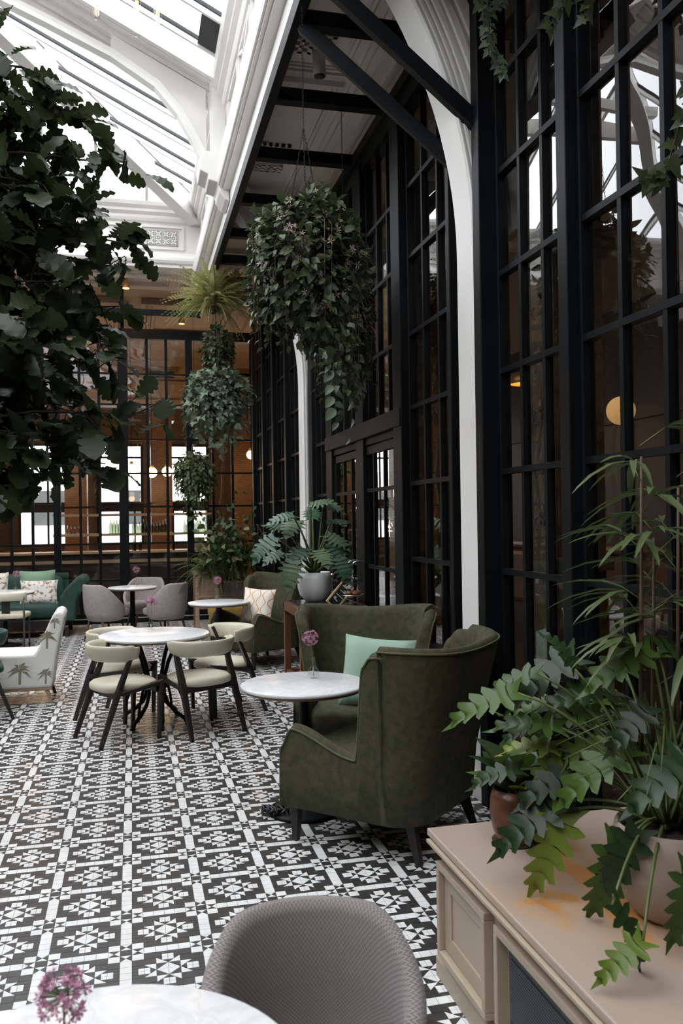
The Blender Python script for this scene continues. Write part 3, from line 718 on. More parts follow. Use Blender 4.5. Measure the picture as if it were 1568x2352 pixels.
# principal trusses: deep boxed rafters with a curved arch rib below
def truss(yc):
    b = MB(); t = Vector((0, .11, 0))
    for side in (1, -1):
        xe = XE if side > 0 else XE2
        e = Vector((xe, yc, ZE-.02)); r_ = Vector((XM, yc, ZE+SL*HW-.02))
        for oy in (-.34, .34): b.bar(e+Vector((0,oy,0)), r_+Vector((0,oy,0)), .07, .16)
        b.bar(e+Vector((0,0,.02)), r_+Vector((0,0,.02)), .62, .06)
        for oy in (-.22, 0, .22): b.bar(e+Vector((0,oy,-.02)), r_+Vector((0,oy,-.02)), .035, .07)
    b.obj('truss_rafter', WP, roof)
    # arch rib
    for side in (1, -1):
        key = [(.86,5.45),(.82,5.60),(.70,5.86),(.54,6.14),(.30,6.42),(-.16,6.70),(-.85,7.0),(-1.40,7.22),(XM,7.36)]
        pts = [((x if side > 0 else 2*XM-x), yc, z) for x, z in key]
        b = MB(); rings = []
        for i, p in enumerate(pts):
            a, c_ = Vector(pts[max(i-1,0)]), Vector(pts[min(i+1,len(pts)-1)]); d = (c_-a).normalized(); nn = Vector((0,1,0)).cross(d).normalized()
            if nn.z < 0: nn = -nn
            p = Vector(p); w, h = .07, .09
            rings.append([p-Vector((0,w,0)), p+Vector((0,w,0)), p+Vector((0,w*.8,0))+nn*h*.6, p+Vector((0,w,0))+nn*h, p+Vector((0,-w,0))+nn*h, p-Vector((0,w*.8,0))+nn*h*.6])
        b.loft(rings, True, True, smooth=False); b.obj('arch_rib', WP, roof, fixn=True)
        # spandrel web between arch and rafter
        b = MB(); vs = []; fs = []
        for i, p in enumerate(pts[:6]):
            x, _, z = p; zt = ZE+SL*abs((XE if side > 0 else XE2)-x)-.1
            vs += [(x, yc-.03, z), (x, yc-.03, zt), (x, yc+.03, z), (x, yc+.03, zt)]
            if i: o = 4*i-4; fs += [(o,o+4,o+5,o+1),(o+2,o+3,o+7,o+6)]
        b.add(vs, fs); b.obj('spandrel', WP, roof)
        # corbel
        xw = XR if side > 0 else XL; s = side
        b = MB(); b.prism([(xw+s*.05,5.70),(xw-s*.22,5.70),(xw-s*.28,5.60),(xw-s*.27,5.48),(xw-s*.18,5.44),(xw-s*.18,5.38),(xw-s*.08,5.36),(xw-s*.06,5.26),(xw-s*.0,5.18),(xw+s*.05,5.16)], .44, 'y', (0, yc-.22, 0))
        b.obj('corbel', WP, roof, fixn=True, bevel=.012)
        b = MB(); b.bb((xw-.12 if s > 0 else xw-.02, yc-.2, 5.68), (xw+.02 if s > 0 else xw+.12, yc+.2, 6.5)); b.obj('pilaster_strip', WP, roof)
for yc in (9.65, 4.75, -.2): truss(yc)

# ------------------------------------------------------------------ hall behind the back glass and beside the right glass
HC = MT['hall_ceiling']; HWm = MT['hall_wall']
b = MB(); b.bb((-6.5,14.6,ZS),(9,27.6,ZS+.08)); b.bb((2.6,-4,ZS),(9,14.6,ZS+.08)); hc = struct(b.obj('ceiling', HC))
for k in range(5):
    for j in range(4):
        x0 = -5.8+k*2.0; y0 = 15.2+j*3.0
        b = MB()
        for q, (w, d) in enumerate(((.09,.10),(.07,.06),(.05,.03))):
            o = (0,.11,.2)[q]; frame_rect(b, 'z', ZS, x0+o, x0+1.7-o, y0+o, y0+2.6-o, w, d)
        b.obj('coffer_moulding', HC, hc)
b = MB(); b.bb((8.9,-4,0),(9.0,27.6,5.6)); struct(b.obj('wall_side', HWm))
# far wall with tall windows
YW = 27.0
wins = [(-5.6,-4.2),(-3.3,-1.6),(-1.05,.35),(1.05,2.35),(3.05,4.35),(5.3,6.9),(7.2,8.7)]
b = MB(); b.bb((-6.5,YW,4.0),(9,YW+.2,5.6)); b.bb((-6.5,YW,0),(9,YW+.2,.9)); edges = [-6.5]+[e for w in wins for e in w]+[9.0]
for i in range(0, len(edges), 2): b.bb((edges[i],YW,.9),(edges[i+1],YW+.2,4.0))
wf = struct(b.obj('wall_far', MT['brick']))
for i, (a, c_) in enumerate(wins):
    b = MB(); frame_rect(b, 'y', YW+.12, a, c_, .9, 4.0, .08, .08); b.bb((a, YW+.03, 1.92), (c_, YW+.11, 2.22)); b.bb(((a+c_)/2-.03, YW+.05, .9), ((a+c_)/2+.03, YW+.11, 4.0)); b.bb((a,YW+.05,3.55),(c_,YW+.11,3.61))
    w = struct(b.obj('window_%d' % (i+1), HWm)); MB().bb((a,YW+.13,.9),(c_,YW+.14,4.0)).obj('pane', MT['glass'], w)
# street facade seen through the windows
b = MB(); b.bb((-12,34,0),(16,34.3,3.2)); b.bb((-12,33.8,3.2),(16,34.3,3.5))
for k in range(8): b.bb((-10+k*3.2,33.9,1.5),(-8.8+k*3.2,34.0,2.8), 1)
tag(b.obj('street_building', [MT['white_paint'], MT['grille']]), 'pale stone building outside across the street, seen through the far windows', 'building')
# brick piers
for i, x in enumerate([-3.75,-1.32,.72,2.75,4.8,7.0]):
    b = MB(); b.bb((x-.26,21.6,0),(x+.26,22.1,ZS)); b.bb((x-.32,21.54,0),(x+.32,22.16,.3)); b.bb((x-.32,21.54,4.1),(x+.32,22.16,4.3)); b.bb((x-.34,21.5,ZS-.35),(x+.34,22.2,ZS-.2)); b.bb((x-.42,21.4,ZS-.2),(x+.42,22.3,ZS))
    struct(b.obj('pier', MT['brick']))
b = MB(); b.bb((-6.5,21.5,4.55),(9,22.2,ZS)); b.bb((-6.5,21.4,4.5),(9,22.3,4.6)); b.bb((-6.5,21.42,5.0),(9,22.28,5.06)); struct(b.obj('trim_4', HC))
# dark timber partition low at the back
b = MB(); b.bb((-6.4,17.0,0),(2.2,17.5,1.02)); b.bb((-6.4,16.9,1.02),(2.25,17.55,1.06), 1); b.bb((-6.4,16.95,.84),(2.2,17.0,.90), 1)
for k in range(10): frame_rect(b, 'y', 17.0, -6.3+k*.85, -6.3+k*.85+.75, .12, .76, .05, .015)
bar_ = thing('bar_counter', 'long dark panelled bar counter with light wooden top behind the back glass wall', 'bar counter', (0,0,0)); b.obj('counter', [HWm, MT['bar_wood']], bar_)
sh = thing('bar_shelving', 'hanging wooden bottle shelves above the bar behind the back glass wall', 'shelf')
for z in (1.40, 1.78):
    MB().bb((-1.45,16.9,z-.045),(1.55,17.35,z)).obj('shelf', MT['bar_wood'], sh)
for x in (-1.4,-.62,.05,.78,1.5):
    for y in (16.93,17.32): MB().bb((x-.015,y-.015,1.06),(x+.015,y+.015,1.82)).obj('upright', ST, sh)
# bottles and glasses on the lower shelf
bp = [(0,0),(.035,0),(.037,.14),(.03,.17),(.013,.20),(.012,.26),(0,.26)]
bmesh_b = MB().lathe(bp, 10).mesh('bottle', MT['bottle']); bmesh_w = MB().lathe([(0,0),(.03,0),(.03,.005),(.006,.01),(.006,.07),(.03,.09),(.034,.13),(.03,.17)], 10).mesh('wine_glass', MT['glass'])
xsb = [-.40+.055*k for k in range(5)]+[.02+.06*k for k in range(11)]+[1.0+.06*k for k in range(8)]
for i, x in enumerate(xsb):
    o = link('bottle', bmesh_b, None, (x, 17.05+.08*(i % 2), 1.40)); s = rnd.uniform(.8, 1.1); o.scale = (s, s, s)
    q_ = ['in the left cluster, before the half hidden window','in the middle row, before the clearest window','in the right row, beside the dangling plant'][0 if i < 5 else (1 if i < 16 else 2)]; tag(o, 'bottle on the lower bar shelf '+q_, 'bottle', 'bar shelf bottles '+q_)
for i in range(14):
    o = link('wine_glass', bmesh_w, None, (-1.38+.07*(i % 10), 17.05+.12*(i//10), 1.40)); tag(o, 'stemmed glass lined up at the left end of the bar shelf', 'glass', 'glasses on the bar shelf')
for i in range(2):
    o = link('bottle', bmesh_b, None, (.02+.13*i, 17.1, 1.06)); o.scale = (.9,.9,.9); tag(o, ('left' if i == 0 else 'right')+' of the two glass carafes standing on the bar counter', 'carafe')
b = MB(); b.bb((-.16,-.12,0),(.16,.12,.03)); b.box((0,.03,.13), (.30,.04,.2), rot=Matrix.Rotation(-.3,3,'X')); o = b.obj('till', MT['paper'], None, (1.25,17.2,1.06)); tag(o, 'small pale till screen standing on the right end of the bar counter', 'till')
# potted plants on the bar top are built with the foliage
# right-hand hall: carved pilasters and banquettes
def pilaster(x, y):
    b = MB(); b.bb((x-.19,y-.19,0),(x+.19,y+.19,ZS-.2)); b.bb((x-.26,y-.26,0),(x+.26,y+.26,.5)); b.bb((x-.24,y-.24,.5),(x+.24,y+.24,.62)); b.bb((x-.23,y-.23,1.25),(x+.23,y+.23,1.34))
    for k, z in enumerate((3.45,3.52,3.62)): b.bb((x-.22-.04*k,y-.22-.04*k,z),(x+.22+.04*k,y+.22+.04*k,z+.06))
    for k, z in enumerate((5.0,5.1,5.22)): b.bb((x-.22-.05*k,y-.22-.05*k,z),(x+.22+.05*k,y+.22+.05*k,z+.08))
    root = struct(b.obj('pilaster', MT['pilaster']))
    # raised scroll ornament up the camera-side and glass-side faces
    b = MB()
    for face in (0, 1):
        for z in [1.5+.38*k for k in range(5)]+[3.85,4.25,4.6]:
            for s in (-1, 1):
                pts = []
                for k in range(13):
                    a = k/12*1.6*PI; r = .085*(1-k/16); u = s*(.085-r*math.cos(a)*.9); w = z+.07+r*math.sin(a)
                    pts.append((x+u, y-.192, w) if face == 0 else (x-.192, y+u, w))
                b.tube(pts, [.014*(1-k/20) for k in range(13)], 5)
            q = (x, y-.19, z+.16) if face == 0 else (x-.19, y, z+.16)
            b.lathe([(0,-.05),(.03,-.03),(.035,0),(.02,.04),(0,.07)], 8, q)
    b.obj('scroll_ornament', MT['pilaster'], root); return root
for x, y in ((3.05,5.6),(3.25,9.1),(3.3,2.6),(3.3,12.6)): pilaster(x, y)
bq = thing('banquette', 'dark brown buttoned banquette with rolled back in the side hall behind the glass', 'banquette', (5.2,8.2,0))
b = MB(); b.bb((-.35,-5,0),(.35,5,.42)); b.obj('base', HWm, bq)
for k in range(4): MB().bb((.1,-5+2.5*k+.02,.42),(.42,-2.5+2.5*k-.02,1.15)).obj('back_cushion', MT['wood_brown'], bq, bevel=.06)
MB().tube([(.26,-5,1.22),(.26,5,1.22)], .07, 10).obj('top_roll', MT['wood_brown'], bq)
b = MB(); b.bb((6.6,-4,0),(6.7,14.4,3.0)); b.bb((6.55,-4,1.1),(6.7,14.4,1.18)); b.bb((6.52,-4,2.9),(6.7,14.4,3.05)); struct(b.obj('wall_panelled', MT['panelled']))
# amber bar lights in the side hall
b = MB(); b.bb((6.35,3.2,2.62),(6.6,7.6,2.67)); ab = b.obj('wall_shelf', HWm); tag(ab, 'dark wall shelf lit amber from above in the side hall', 'shelf')
# round brass wall lamp seen through the near glass
dl = thing('wall_lamp', 'round gold disc lamp glowing behind the near right glass pane', 'lamp', (2.62, 4.2, 2.215), math.radians(-32))
b = MB(); b.lathe([(0,-.02),(.070,-.02),(.078,-.012),(.078,0),(0,0)], 40); o = b.obj('disc', mat('gold_disc', (.62,.36,.12), None, rough=.45, emit=(.75,.42,.15), es=.35), dl); o.rotation_euler = (PI/2, 0, 0)
MB().tube([(0,.0,0),(0,.14,0),(0,.16,-.05),(0,.16,-2.215)], .008, 6).obj('stand', ST, dl)

# ------------------------------------------------------------------ lamps
def point(name, loc, e, col, r=.06):
    l = bpy.data.lights.new(name, 'POINT'); l.energy = e; l.color = col; l.shadow_soft_size = r
    o = bpy.data.objects.new(name, l); COL.objects.link(o); o.location = loc; return o
def downlight(x, y, z, label, grp=None, e=22):
    t = thing('ceiling_downlight', label, 'ceiling light', (x, y, z), 0, grp)
    MB().lathe([(0,0),(.03,0),(.03,-.05),(.055,-.09),(.06,-.16),(.055,-.17)], 16).obj('housing', MT['brass'], t)
    MB().lathe([(0,-.150),(.05,-.150),(.05,-.158),(0,-.158)], 16).obj('lens', MT['warm'], t)
    l = bpy.data.lights.new('downlight_lamp', 'SPOT'); l.energy = e*1.1; l.color = (1,.62,.32); l.spot_size = 2.4; l.spot_blend = .6; l.shadow_soft_size = .05
    o = bpy.data.objects.new('downlight_lamp', l); COL.objects.link(o); o.location = (0,0,-.18); o.parent = t
for i, (x, y) in enumerate([(-.05,13.95),(-.04,15.6),(.95,16.3),(-2.2,15.8),(2.9,15.6),(1.62,13.2)]):
    downlight(x, y, ZS, ['brass ceiling spotlight just above the oak twig, nearest the white gable','brass ceiling spotlight glowing above the back steel rail','brass spotlight beside the hanging fern behind the back glass','brass spotlight behind the oak leaves in the back hall','brass spotlight in the hall corner behind the right glass','amber ceiling light between the crossed steel braces'][i])
def globe(x, y, z, label, r=.13, e=45, grp=None):
    t = thing('pendant_lamp', label, 'lamp', (x, y, z), 0, grp)
    MB().lathe([(0,-r)]+[(r*math.sin(a), -r*math.cos(a)) for a in [PI*k/10 for k in range(1,10)]]+[(0,r)], 18).obj('globe', MT['globe_glow'], t)
    MB().tube([(0,0,r),(0,0,ZS-z)], .008, 6).obj('cord', ST, t); MB().lathe([(0,r+.06),(.03,r+.05),(.05,r-.01),(0,r-.01)], 12).obj('cap', MT['brass'], t)
    o = point('pendant_bulb', (0,0,-r-.08), e, (1,.6,.3), .12); o.parent = t
for i, (x, y, z) in enumerate([(.0,18.4,2.72),(.42,18.6,2.66),(.75,19.0,2.7),(2.45,18.0,3.0),(-1.9,18.2,2.95),(-3.7,18.5,2.9)]):
    globe(x, y, z, ['opal globe pendant left of the bright bar window','opal globe pendant in front of the bright bar window','opal globe pendant half hidden by the trailing plant','amber globe pendant hanging beside the corner post','globe pendant glowing between the oak leaves and brick pier','globe pendant at the far left of the back hall'][i], .11 if i < 3 else .09, 9 if i < 3 else 32)
for i, (x, y, z) in enumerate([(4.4,4.2,3.1),(4.2,8.6,3.1),(4.6,12.8,3.2),(6.2,18.5,3.1),(3.4,21,3.2)]):
    t = thing('brass_pendant', ['brass drum pendant in the side hall above the banquette, nearest','brass drum pendant in the side hall, seen above the glazed doors','brass drum pendant deeper in the side hall','brass drum pendant far behind in the main hall','brass drum pendant next to the far brick pier'][i], 'lamp', (x,y,z))
    MB().lathe([(.02,.12),(.15,.10),(.17,0),(.165,-.02)], 20).obj('shade', MT['brass'], t); MB().tube([(0,0,.1),(0,0,ZS-z)], .007, 6).obj('cord', ST, t)
    MB().lathe([(0,-.03),(.05,0),(0,.03)], 10).obj('bulb', MT['warm'], t); o = point('pendant_bulb', (0,0,-.08), 5, (1,.55,.25), .08); o.parent = t
# spotlight under the side soffit
t = thing('spotlight', 'white cylindrical ceiling spotlight under the side ceiling above the cross beam', 'spotlight', (1.49,6.62,ZS))
MB().lathe([(0,0),(.05,0),(.05,-.02),(0,-.02)], 20).obj('ceiling_plate', WP, t)
MB().tube([(0,0,-.02),(0,0,-.14)], .012, 8).obj('arm', WP, t)
MB().tube([(0,0,-.13),(0,0,-.15),(.0,-.01,-.34)], [.03,.052,.052], 20).obj('head', WP, t)
MB().tube([(0,-.01,-.335),(0,-.01,-.345)], .045, 20).obj('lens', MT['slate'], t)
# long filament bulbs hanging under the skylight, top left
for i, (x, y, z) in enumerate([(-.114,3.6,3.79),(.046,3.6,3.74),(.129,3.6,3.77)]):
    t = thing('filament_bulb', ['long tubular filament bulb hanging top left, brightest amber','tubular filament bulb hanging left of the close pair','tubular filament bulb hanging right of the close pair'][i], 'light bulb', (x,y,z), 0)
    MB().lathe([(0,-.10),(.012,-.095),(.016,-.07),(.016,.05),(.01,.08)], 12).obj('glass_tube', MT['glass'], t)
    gt = [c_ for c_ in COL.objects if c_.parent == t][0]; b = MB()
    for k in range(4): a = k*PI/2; b.tube([(.007*math.cos(a),.007*math.sin(a),-.08),(.005*math.cos(a),.005*math.sin(a),.05)], .0012, 4)
    b.obj('filament', MT['filament'], gt)
    MB().lathe([(0,.14),(.014,.14),(.016,.08),(0,.08)], 12).obj('socket', MT['brass'], t); MB().tube([(0,0,.14),(0,0,7.6-z)], .003, 5).obj('cord', ST, t)

# ------------------------------------------------------------------ furniture
def smoothstep(a, b, x):
    t = max(0, min(1, (x-a)/(b-a))); return t*t*(3-2*t)
def wing_chair(name, label, loc, face, hmax=1.04, wd=.37, button=False):
    rz = math.atan2(face[1], face[0])+PI/2
    t = thing(name, label, 'armchair', loc, rz, None)
    W_, D0, D1, R_ = wd, -.40, .36, .17
    path = []     # (x, y, nx, ny, side coordinate)
    for k in range(26): y = D0+(D1-R_-D0)*k/25; path.append((-W_, y, -1, 0, y))
    for k in range(1, 9): a = PI-PI/2*k/8; path.append((-W_+R_+R_*math.cos(a), D1-R_+R_*math.sin(a), math.cos(a), math.sin(a), 1))
    for k in range(1, 12): x = -W_+R_+(2*W_-2*R_)*k/12; path.append((x, D1, 0, 1, 1))
    for k in range(0, 9): a = PI/2-PI/2*k/8; path.append((W_-R_+R_*math.cos(a), D1-R_+R_*math.sin(a), math.cos(a), math.sin(a), 1))
    for k in range(25, -1, -1): y = D0+(D1-R_-D0)*k/25; path.append((W_, y, 1, 0, y))
    # finer sampling where the wing rises
    def h(p):
        if p[4] >= 1: return hmax-.035*(1-(abs(p[0])/W_)**2)
        y = p[4]; arm = .605-.11*smoothstep(D0+.06, .04, y)
        arm -= .11*(1-smoothstep(D0, D0+.07, y))
        w = smoothstep(.045, .085, y); top = hmax-.03-.06*(1-smoothstep(.075, .13, y))
        return arm*(1-w)+top*w
    pts = []
    for i, p in enumerate(path):
        pts.append(p)
        if i+1 < len(path) and p[4] < 1 and path[i+1][4] < 1 and .02 < (p[4]+path[i+1][4])/2 < .12:
            for s in (.25, .5, .75):
                y = p[4]*(1-s)+path[i+1][4]*s; pts.append((p[0], y, p[2], p[3], y))
    th = .075; rings = []; pipe = []; pipe2 = []
    for p in pts:
        hh = h(p)
        def fl(z): 
            back = 1 if p[4] >= 1 else smoothstep(.0, .1, p[4])
            return (.015*z/.5) + (.085*max(0, (z-.42)/.6)**1.3)*back
        def pt(off, z):
            o = fl(z)+off; lean = .07*max(0, (z-.42)/.6)*(1 if p[4] >= 1 else smoothstep(0, .1, p[4]))
            return Vector((p[0]+p[2]*o, p[1]+p[3]*o+lean*(1 if p[4] < 1 else .6), z))
        z0 = .185
        rr = [pt(0, z0), pt(.012, z0+(hh-z0)*.3), pt(.012, z0+(hh-z0)*.6), pt(.004, hh-.05), pt(-.002, hh-.015), pt(-.018, hh+.0), pt(-.035, hh+.005), pt(-.055, hh-.002), pt(-th, hh-.02), pt(-th-.004, hh-.06), pt(-th-.01, z0+(hh-z0)*.5), pt(-th, z0)]
        rings.append(rr); pipe.append(pt(.004, hh-.018)); pipe2.append(pt(-th+.002, hh-.018))
    b = MB(); b.loft(rings, True, True); shl = b.obj('shell', MT['olive'], t, fixn=True)
    b = MB(); pp = [Vector((pipe[0].x, pipe[0].y-.004, .19))]+pipe+[Vector((pipe[-1].x, pipe[-1].y-.004, .19))]; b.tube(pp, .0055, 6); b.obj('piping', MT['olive_piping'], shl)
    b = MB(); b.box((0, -.03, .25), (2*W_-.10, .70, .14)); b.obj('seat_base', MT['olive'], t, bevel=.02)
    c = rounded_box((2*W_-.13, .66, .17)); c.obj('seat_cushion', MT['olive'], t, (0, -.09, .39))
    if button:
        for x in (-.12, .12): MB().lathe([(0,-.012),(.012,-.008),(.014,0),(0,.006)], 12).obj('button', MT['olive_piping'], shl, (x, D1-.055, .76)).rotation_euler = (PI/2, 0, 0)
    for sx in (-1, 1):
        b = MB(); b.bar((sx*(W_-.05), D0+.05, .20), (sx*(W_-.045), D0+.045, 0), .052, .052, up=(0,1,0), w2=.030, h2=.030); b.obj('leg', MT['wood_dark'], t, bevel=.004)
        b = MB(); b.bar((sx*(W_-.10), D1-.08, .20), (sx*(W_-.07), D1-.02, 0), .052, .052, up=(0,1,0), w2=.030, h2=.030); b.obj('leg', MT['wood_dark'], t, bevel=.004)
    return t
wing_chair('wingback_armchair', 'nearest olive green wingback armchair, seen from behind and side, dark tapered legs', (1.285, 4.30, 0), (-.69, .72), 1.045, .385)
wing_chair('wingback_armchair', 'olive green wingback armchair holding the mint cushion, facing the nearest armchair', (1.455, 5.42, 0), (-.37, -.93), 1.045, .365, True)
wing_chair('wingback_armchair', 'far olive green wingback armchair with the wavy patterned cushion, turned left', (1.42, 9.80, 0), (-.88, -.47), 1.0, .40)

def face_rot(face): return math.atan2(face[1], face[0])+PI/2
def cushion(name, label, m, loc, face, size, lean=-.35, roll_=0, edge=None):
    o = pillow_mb(size[0], size[1], size[2]).obj(name, m, None, loc)
    o.rotation_euler = Euler((lean, roll_, face_rot(face)), 'XYZ'); tag(o, label, 'cushion'); return o
def orient(o, face, lean, roll_=0):
    o.rotation_euler = (Matrix.Rotation(face_rot(face), 3, 'Z')@Matrix.Rotation(lean, 3, 'X')@Matrix.Rotation(roll_, 3, 'Y')).to_euler()
c1 = cushion('cushion', 'plain mint green linen cushion leaning in the middle armchair', MT['mint'], (1.485, 5.19, .665), (-.37,-.93), (.46,.46,.15)); orient(c1, (-.42,-.90), -.32, .08)
c2 = cushion('cushion', 'cream cushion with orange wavy ogee pattern in the far armchair', MT['ogee'], (1.37, 9.68, .65), (-.88,-.47), (.42,.42,.13)); orient(c2, (-.65,-.76), -.28, .04)

def round_table(label, loc, r, top=.72, base='pole', pole_r=.028):
    t = thing('round_table', label, 'table', loc)
    MB().lathe([(0,top-.022),(r-.012,top-.022),(r-.002,top-.018),(r,top-.010),(r-.002,top-.003),(r-.008,top),(0,top)], 64).obj('marble_top', MT['marble'], t)
    MB().lathe([(0,top-.036),(r-.02,top-.036),(r-.014,top-.030),(r-.012,top-.022),(0,top-.022)], 64).obj('edge_band', MT['table_edge'], t)
    if base == 'pole':
        MB().lathe([(.0,top-.036),(.13,top-.036),(.13,top-.05),(pole_r,top-.06),(pole_r,.03),(.06,.025),(.20,.018),(.215,.008),(.21,0),(0,0)], 36).obj('pedestal', ST, t)
    else:
        for k in range(4):
            a = PI/4+k*PI/2+.15; ca, sa = math.cos(a), math.sin(a)
            pts = [(.23,top-.04),(.19,top-.10),(.13,top-.22),(.085,top-.36),(.085,.24),(.12,.16),(.20,.09),(.28,.05),(.31,.0)]
            b = MB(); b.tube([(x*ca-.0*sa, x*sa, z) for x, z in pts], .016, 8)
            pts2 = [(.085,.30),(.15,.33),(.21,.28),(.26,.17),(.285,.06)]
            b.tube([(x*math.cos(a+.12), x*math.sin(a+.12), z) for x, z in pts2], .012, 8); b.obj('leg', ST, t)
            MB().lathe([(0,0),(.022,0),(.024,.012),(0,.02)], 12).obj('foot', ST, t, (.31*ca, .31*sa, 0))
        MB().lathe([(0,top-.036),(.24,top-.036),(.24,top-.046),(0,top-.046)], 24).obj('top_plate', ST, t)
        MB().lathe([(.075,.27),(.10,.28),(.10,.31),(.075,.32)], 20).obj('collar_ring', ST, t)
    return t
round_table('round white marble table in the bottom left corner, nearest the camera', (-.075,1.43,0), .355)
t2 = round_table('round marble table on a black pole standing between the two near armchairs', (.927,4.742,0), .355)
round_table('large round marble table ringed by four cream chairs', (.166,7.17,0), .445, base='bistro')
round_table('round marble table among the pinkish grey tub chairs at the back', (-.01,12.30,0), .335, pole_r=.035)
round_table('round marble table beside the mustard bench and far armchair', (.935,9.68,0), .345, pole_r=.035)
round_table('round marble table in front of the green sofa at the left edge', (-1.66,12.15,0), .38)

VASE = None
def vase(label, loc, grp=None):
    t = thing('bud_vase', label, 'vase', loc)
    b = MB(); prof = [(0,.0),(.026,.0),(.032,.010),(.034,.028),(.026,.050),(.014,.068),(.011,.085),(.012,.105),(.018,.122)]
    b.lathe(prof, 20); gb = b.obj('glass_body', MT['glass'], t)
    b = MB(); b.lathe([(0,.004),(.029,.008),(.030,.028),(.022,.044),(0,.044)], 16); b.obj('water', MT['glass'], t)
    for k in range(10):
        a = 2*PI*k/10; b = MB(); b.tube([((r_+.001)*math.cos(a), (r_+.001)*math.sin(a), z) for r_, z in prof[1:6]], .0014, 4)
        b.obj('rib', MT['glass'], gb)
    return t
def flower(label, loc, s=1., lean=(0,0), stem=.15):
    t = thing('allium_flower', label, 'flower', loc)
    top = Vector((lean[0], lean[1], stem)); b = MB(); b.tube([(0,0,.0),(lean[0]*.3,lean[1]*.3,stem*.5),top], .0022, 6); b.obj('stem', MT['stem'], t)
    b = MB(); rr = random.Random(int(loc[0]*1000)+5)
    for k in range(70):
        d = Vector((rr.gauss(0,1), rr.gauss(0,1), rr.gauss(0,1)*.9+.15)).normalized(); R_ = (.040+rr.uniform(-.008,.006))*s
        p = top+d*R_; b.bar(top, p, .0008, .0008, mi=1)
        e1 = d.orthogonal().normalized(); e2 = d.cross(e1)
        for q in range(5):
            a = 2*PI*q/5+k; e = e1*math.cos(a)+e2*math.sin(a); f = e1*math.cos(a+1.57)+e2*math.sin(a+1.57)
            L_ = .011*s; w = .0028*s
            b.add([p, p+e*L_*.5+f*w+d*L_*.3, p+e*L_+d*L_*.5, p+e*L_*.5-f*w+d*L_*.3], [(0,1,2,3)], 0)
    b.obj('flower_head', [MT['flower'], MT['stem']], t); return t
for lb_, loc, lean in [('near armchair table', (1.01,4.86,.72), (-.02,-.01)), ('large table with four cream chairs', (.15,7.42,.72), (.0,.0)), ('back tub chair table', (.045,12.32,.72), (.0,.0)), ('table by the mustard bench', (.925,9.78,.72), (.005,.0)), ('table in front of the green sofa', (-1.52,12.12,.72), (.01,0))]:
    vase('small ribbed glass bud vase on the '+lb_, loc); flower('pink allium bloom in the vase on the '+lb_, (loc[0],loc[1],loc[2]+.01), 1.05, lean, .225)
vase('small glass bud vase on the nearest marble table, bottom left', (-.115,1.43,.72)); flower('dusky pink allium bloom on the nearest marble table, out of focus', (-.115,1.43,.73), .92, (0,0), .165)

# cream leather dining chairs with sculpted dark frames
def dining(name, label, loc, face, pad=None, cat='chair', grp=None):
    pad = pad or MT['leather']; t = thing(name, label, cat, loc, face_rot(face), grp)
    for sx in (-1, 1):
        x0, x1 = sx*.245, sx*.225
        b = MB(); b.bar((sx*.235,.27,0), (x1+sx*.0,.12,.40), .028, .030, up=(1,0,0), w2=.034, h2=.055); b.bar((x1,.12,.40), (x1,-.005,.70), .034, .055, up=(1,0,0), w2=.026, h2=.032); b.obj('back_post', MT['wood_dark'], t, bevel=.005)
        b = MB(); b.bar((sx*.225,-.20,0), (sx*.225,-.215,.42), .028, .026, up=(1,0,0), w2=.034, h2=.05); b.obj('leg', MT['wood_dark'], t, bevel=.005)
        b = MB(); b.bar((sx*.225,-.235,.425), (sx*.225,.11,.375), .032, .045, up=(1,0,0), w2=.032, h2=.06); b.obj('side_rail', MT['wood_dark'], t, bevel=.006)
    b = MB(); b.bar((-.225,-.19,.375), (.225,-.19,.375), .025, .045); b.bar((-.225,.13,.355), (.225,.13,.355), .025, .045); b.obj('cross_rail', MT['wood_dark'], t, bevel=.004)
    # seat pad: rounded at the back, wide at the front
    N_ = 32; rings = []
    for z, s in ((.375,.88),(.385,.98),(.405,1.0),(.425,.985),(.440,.90),(.447,.6),(.449,.25)):
        ring = []
        for k in range(N_):
            a = 2*PI*k/N_; ca, sa = math.cos(a), math.sin(a)
            ring.append((math.copysign(abs(ca)**.75,ca)*.235*s, -.02+math.copysign(abs(sa)**.8,sa)*(.235 if sa < 0 else .24)*s, z))
        rings.append(ring)
    b = MB(); b.loft(rings, True, True); b.obj('seat_pad', pad, t, fixn=True)
    rings = []
    for k in range(29):
        a = -.12+(PI+.24)*k/28; ca, sa = math.cos(a), math.sin(a)
        cx, cyy = .245*ca, .0+.225*sa; n = Vector((ca/.245, sa/.225, 0)).normalized(); e = 1 if 1 < k < 27 else .8
        hz = .062*e; tt = .024*e; c = Vector((cx, cyy, .665)); lean = Vector((0,0,0))
        rings.append([c+n*tt*math.cos(q)*(1 if True else 1)+Vector((0,0,1))*hz*math.copysign(abs(math.sin(q))**.75, math.sin(q))+n*.02*math.sin(q) for q in [2*PI*j/12 for j in range(12)]])
    b = MB(); b.loft(rings, True, True); b.obj('backrest', pad, t, fixn=True)
    return t
d0 = dining('dining_chair', 'cream leather chair with dark frame, front left of the big round table', (-.10,6.73,0), (.90,.43))
dup(d0, (.50,6.78,0), face_rot((-.45,.89)), 'cream leather chair with dark frame, front right of the big round table')
dup(d0, (.76,7.42,0), face_rot((-.94,-.34)), 'cream leather chair at the right behind the big round table, by the far armchair')
dup(d0, (-.13,7.47,0), face_rot((.85,-.52)), 'cream leather chair tucked in at the back left of the big round table')
dining('dining_chair', 'green leather chair with dark legs cut off by the left edge of the photo', (-1.30,7.78,0), (-.9,-.2), MT['sofa_green'])
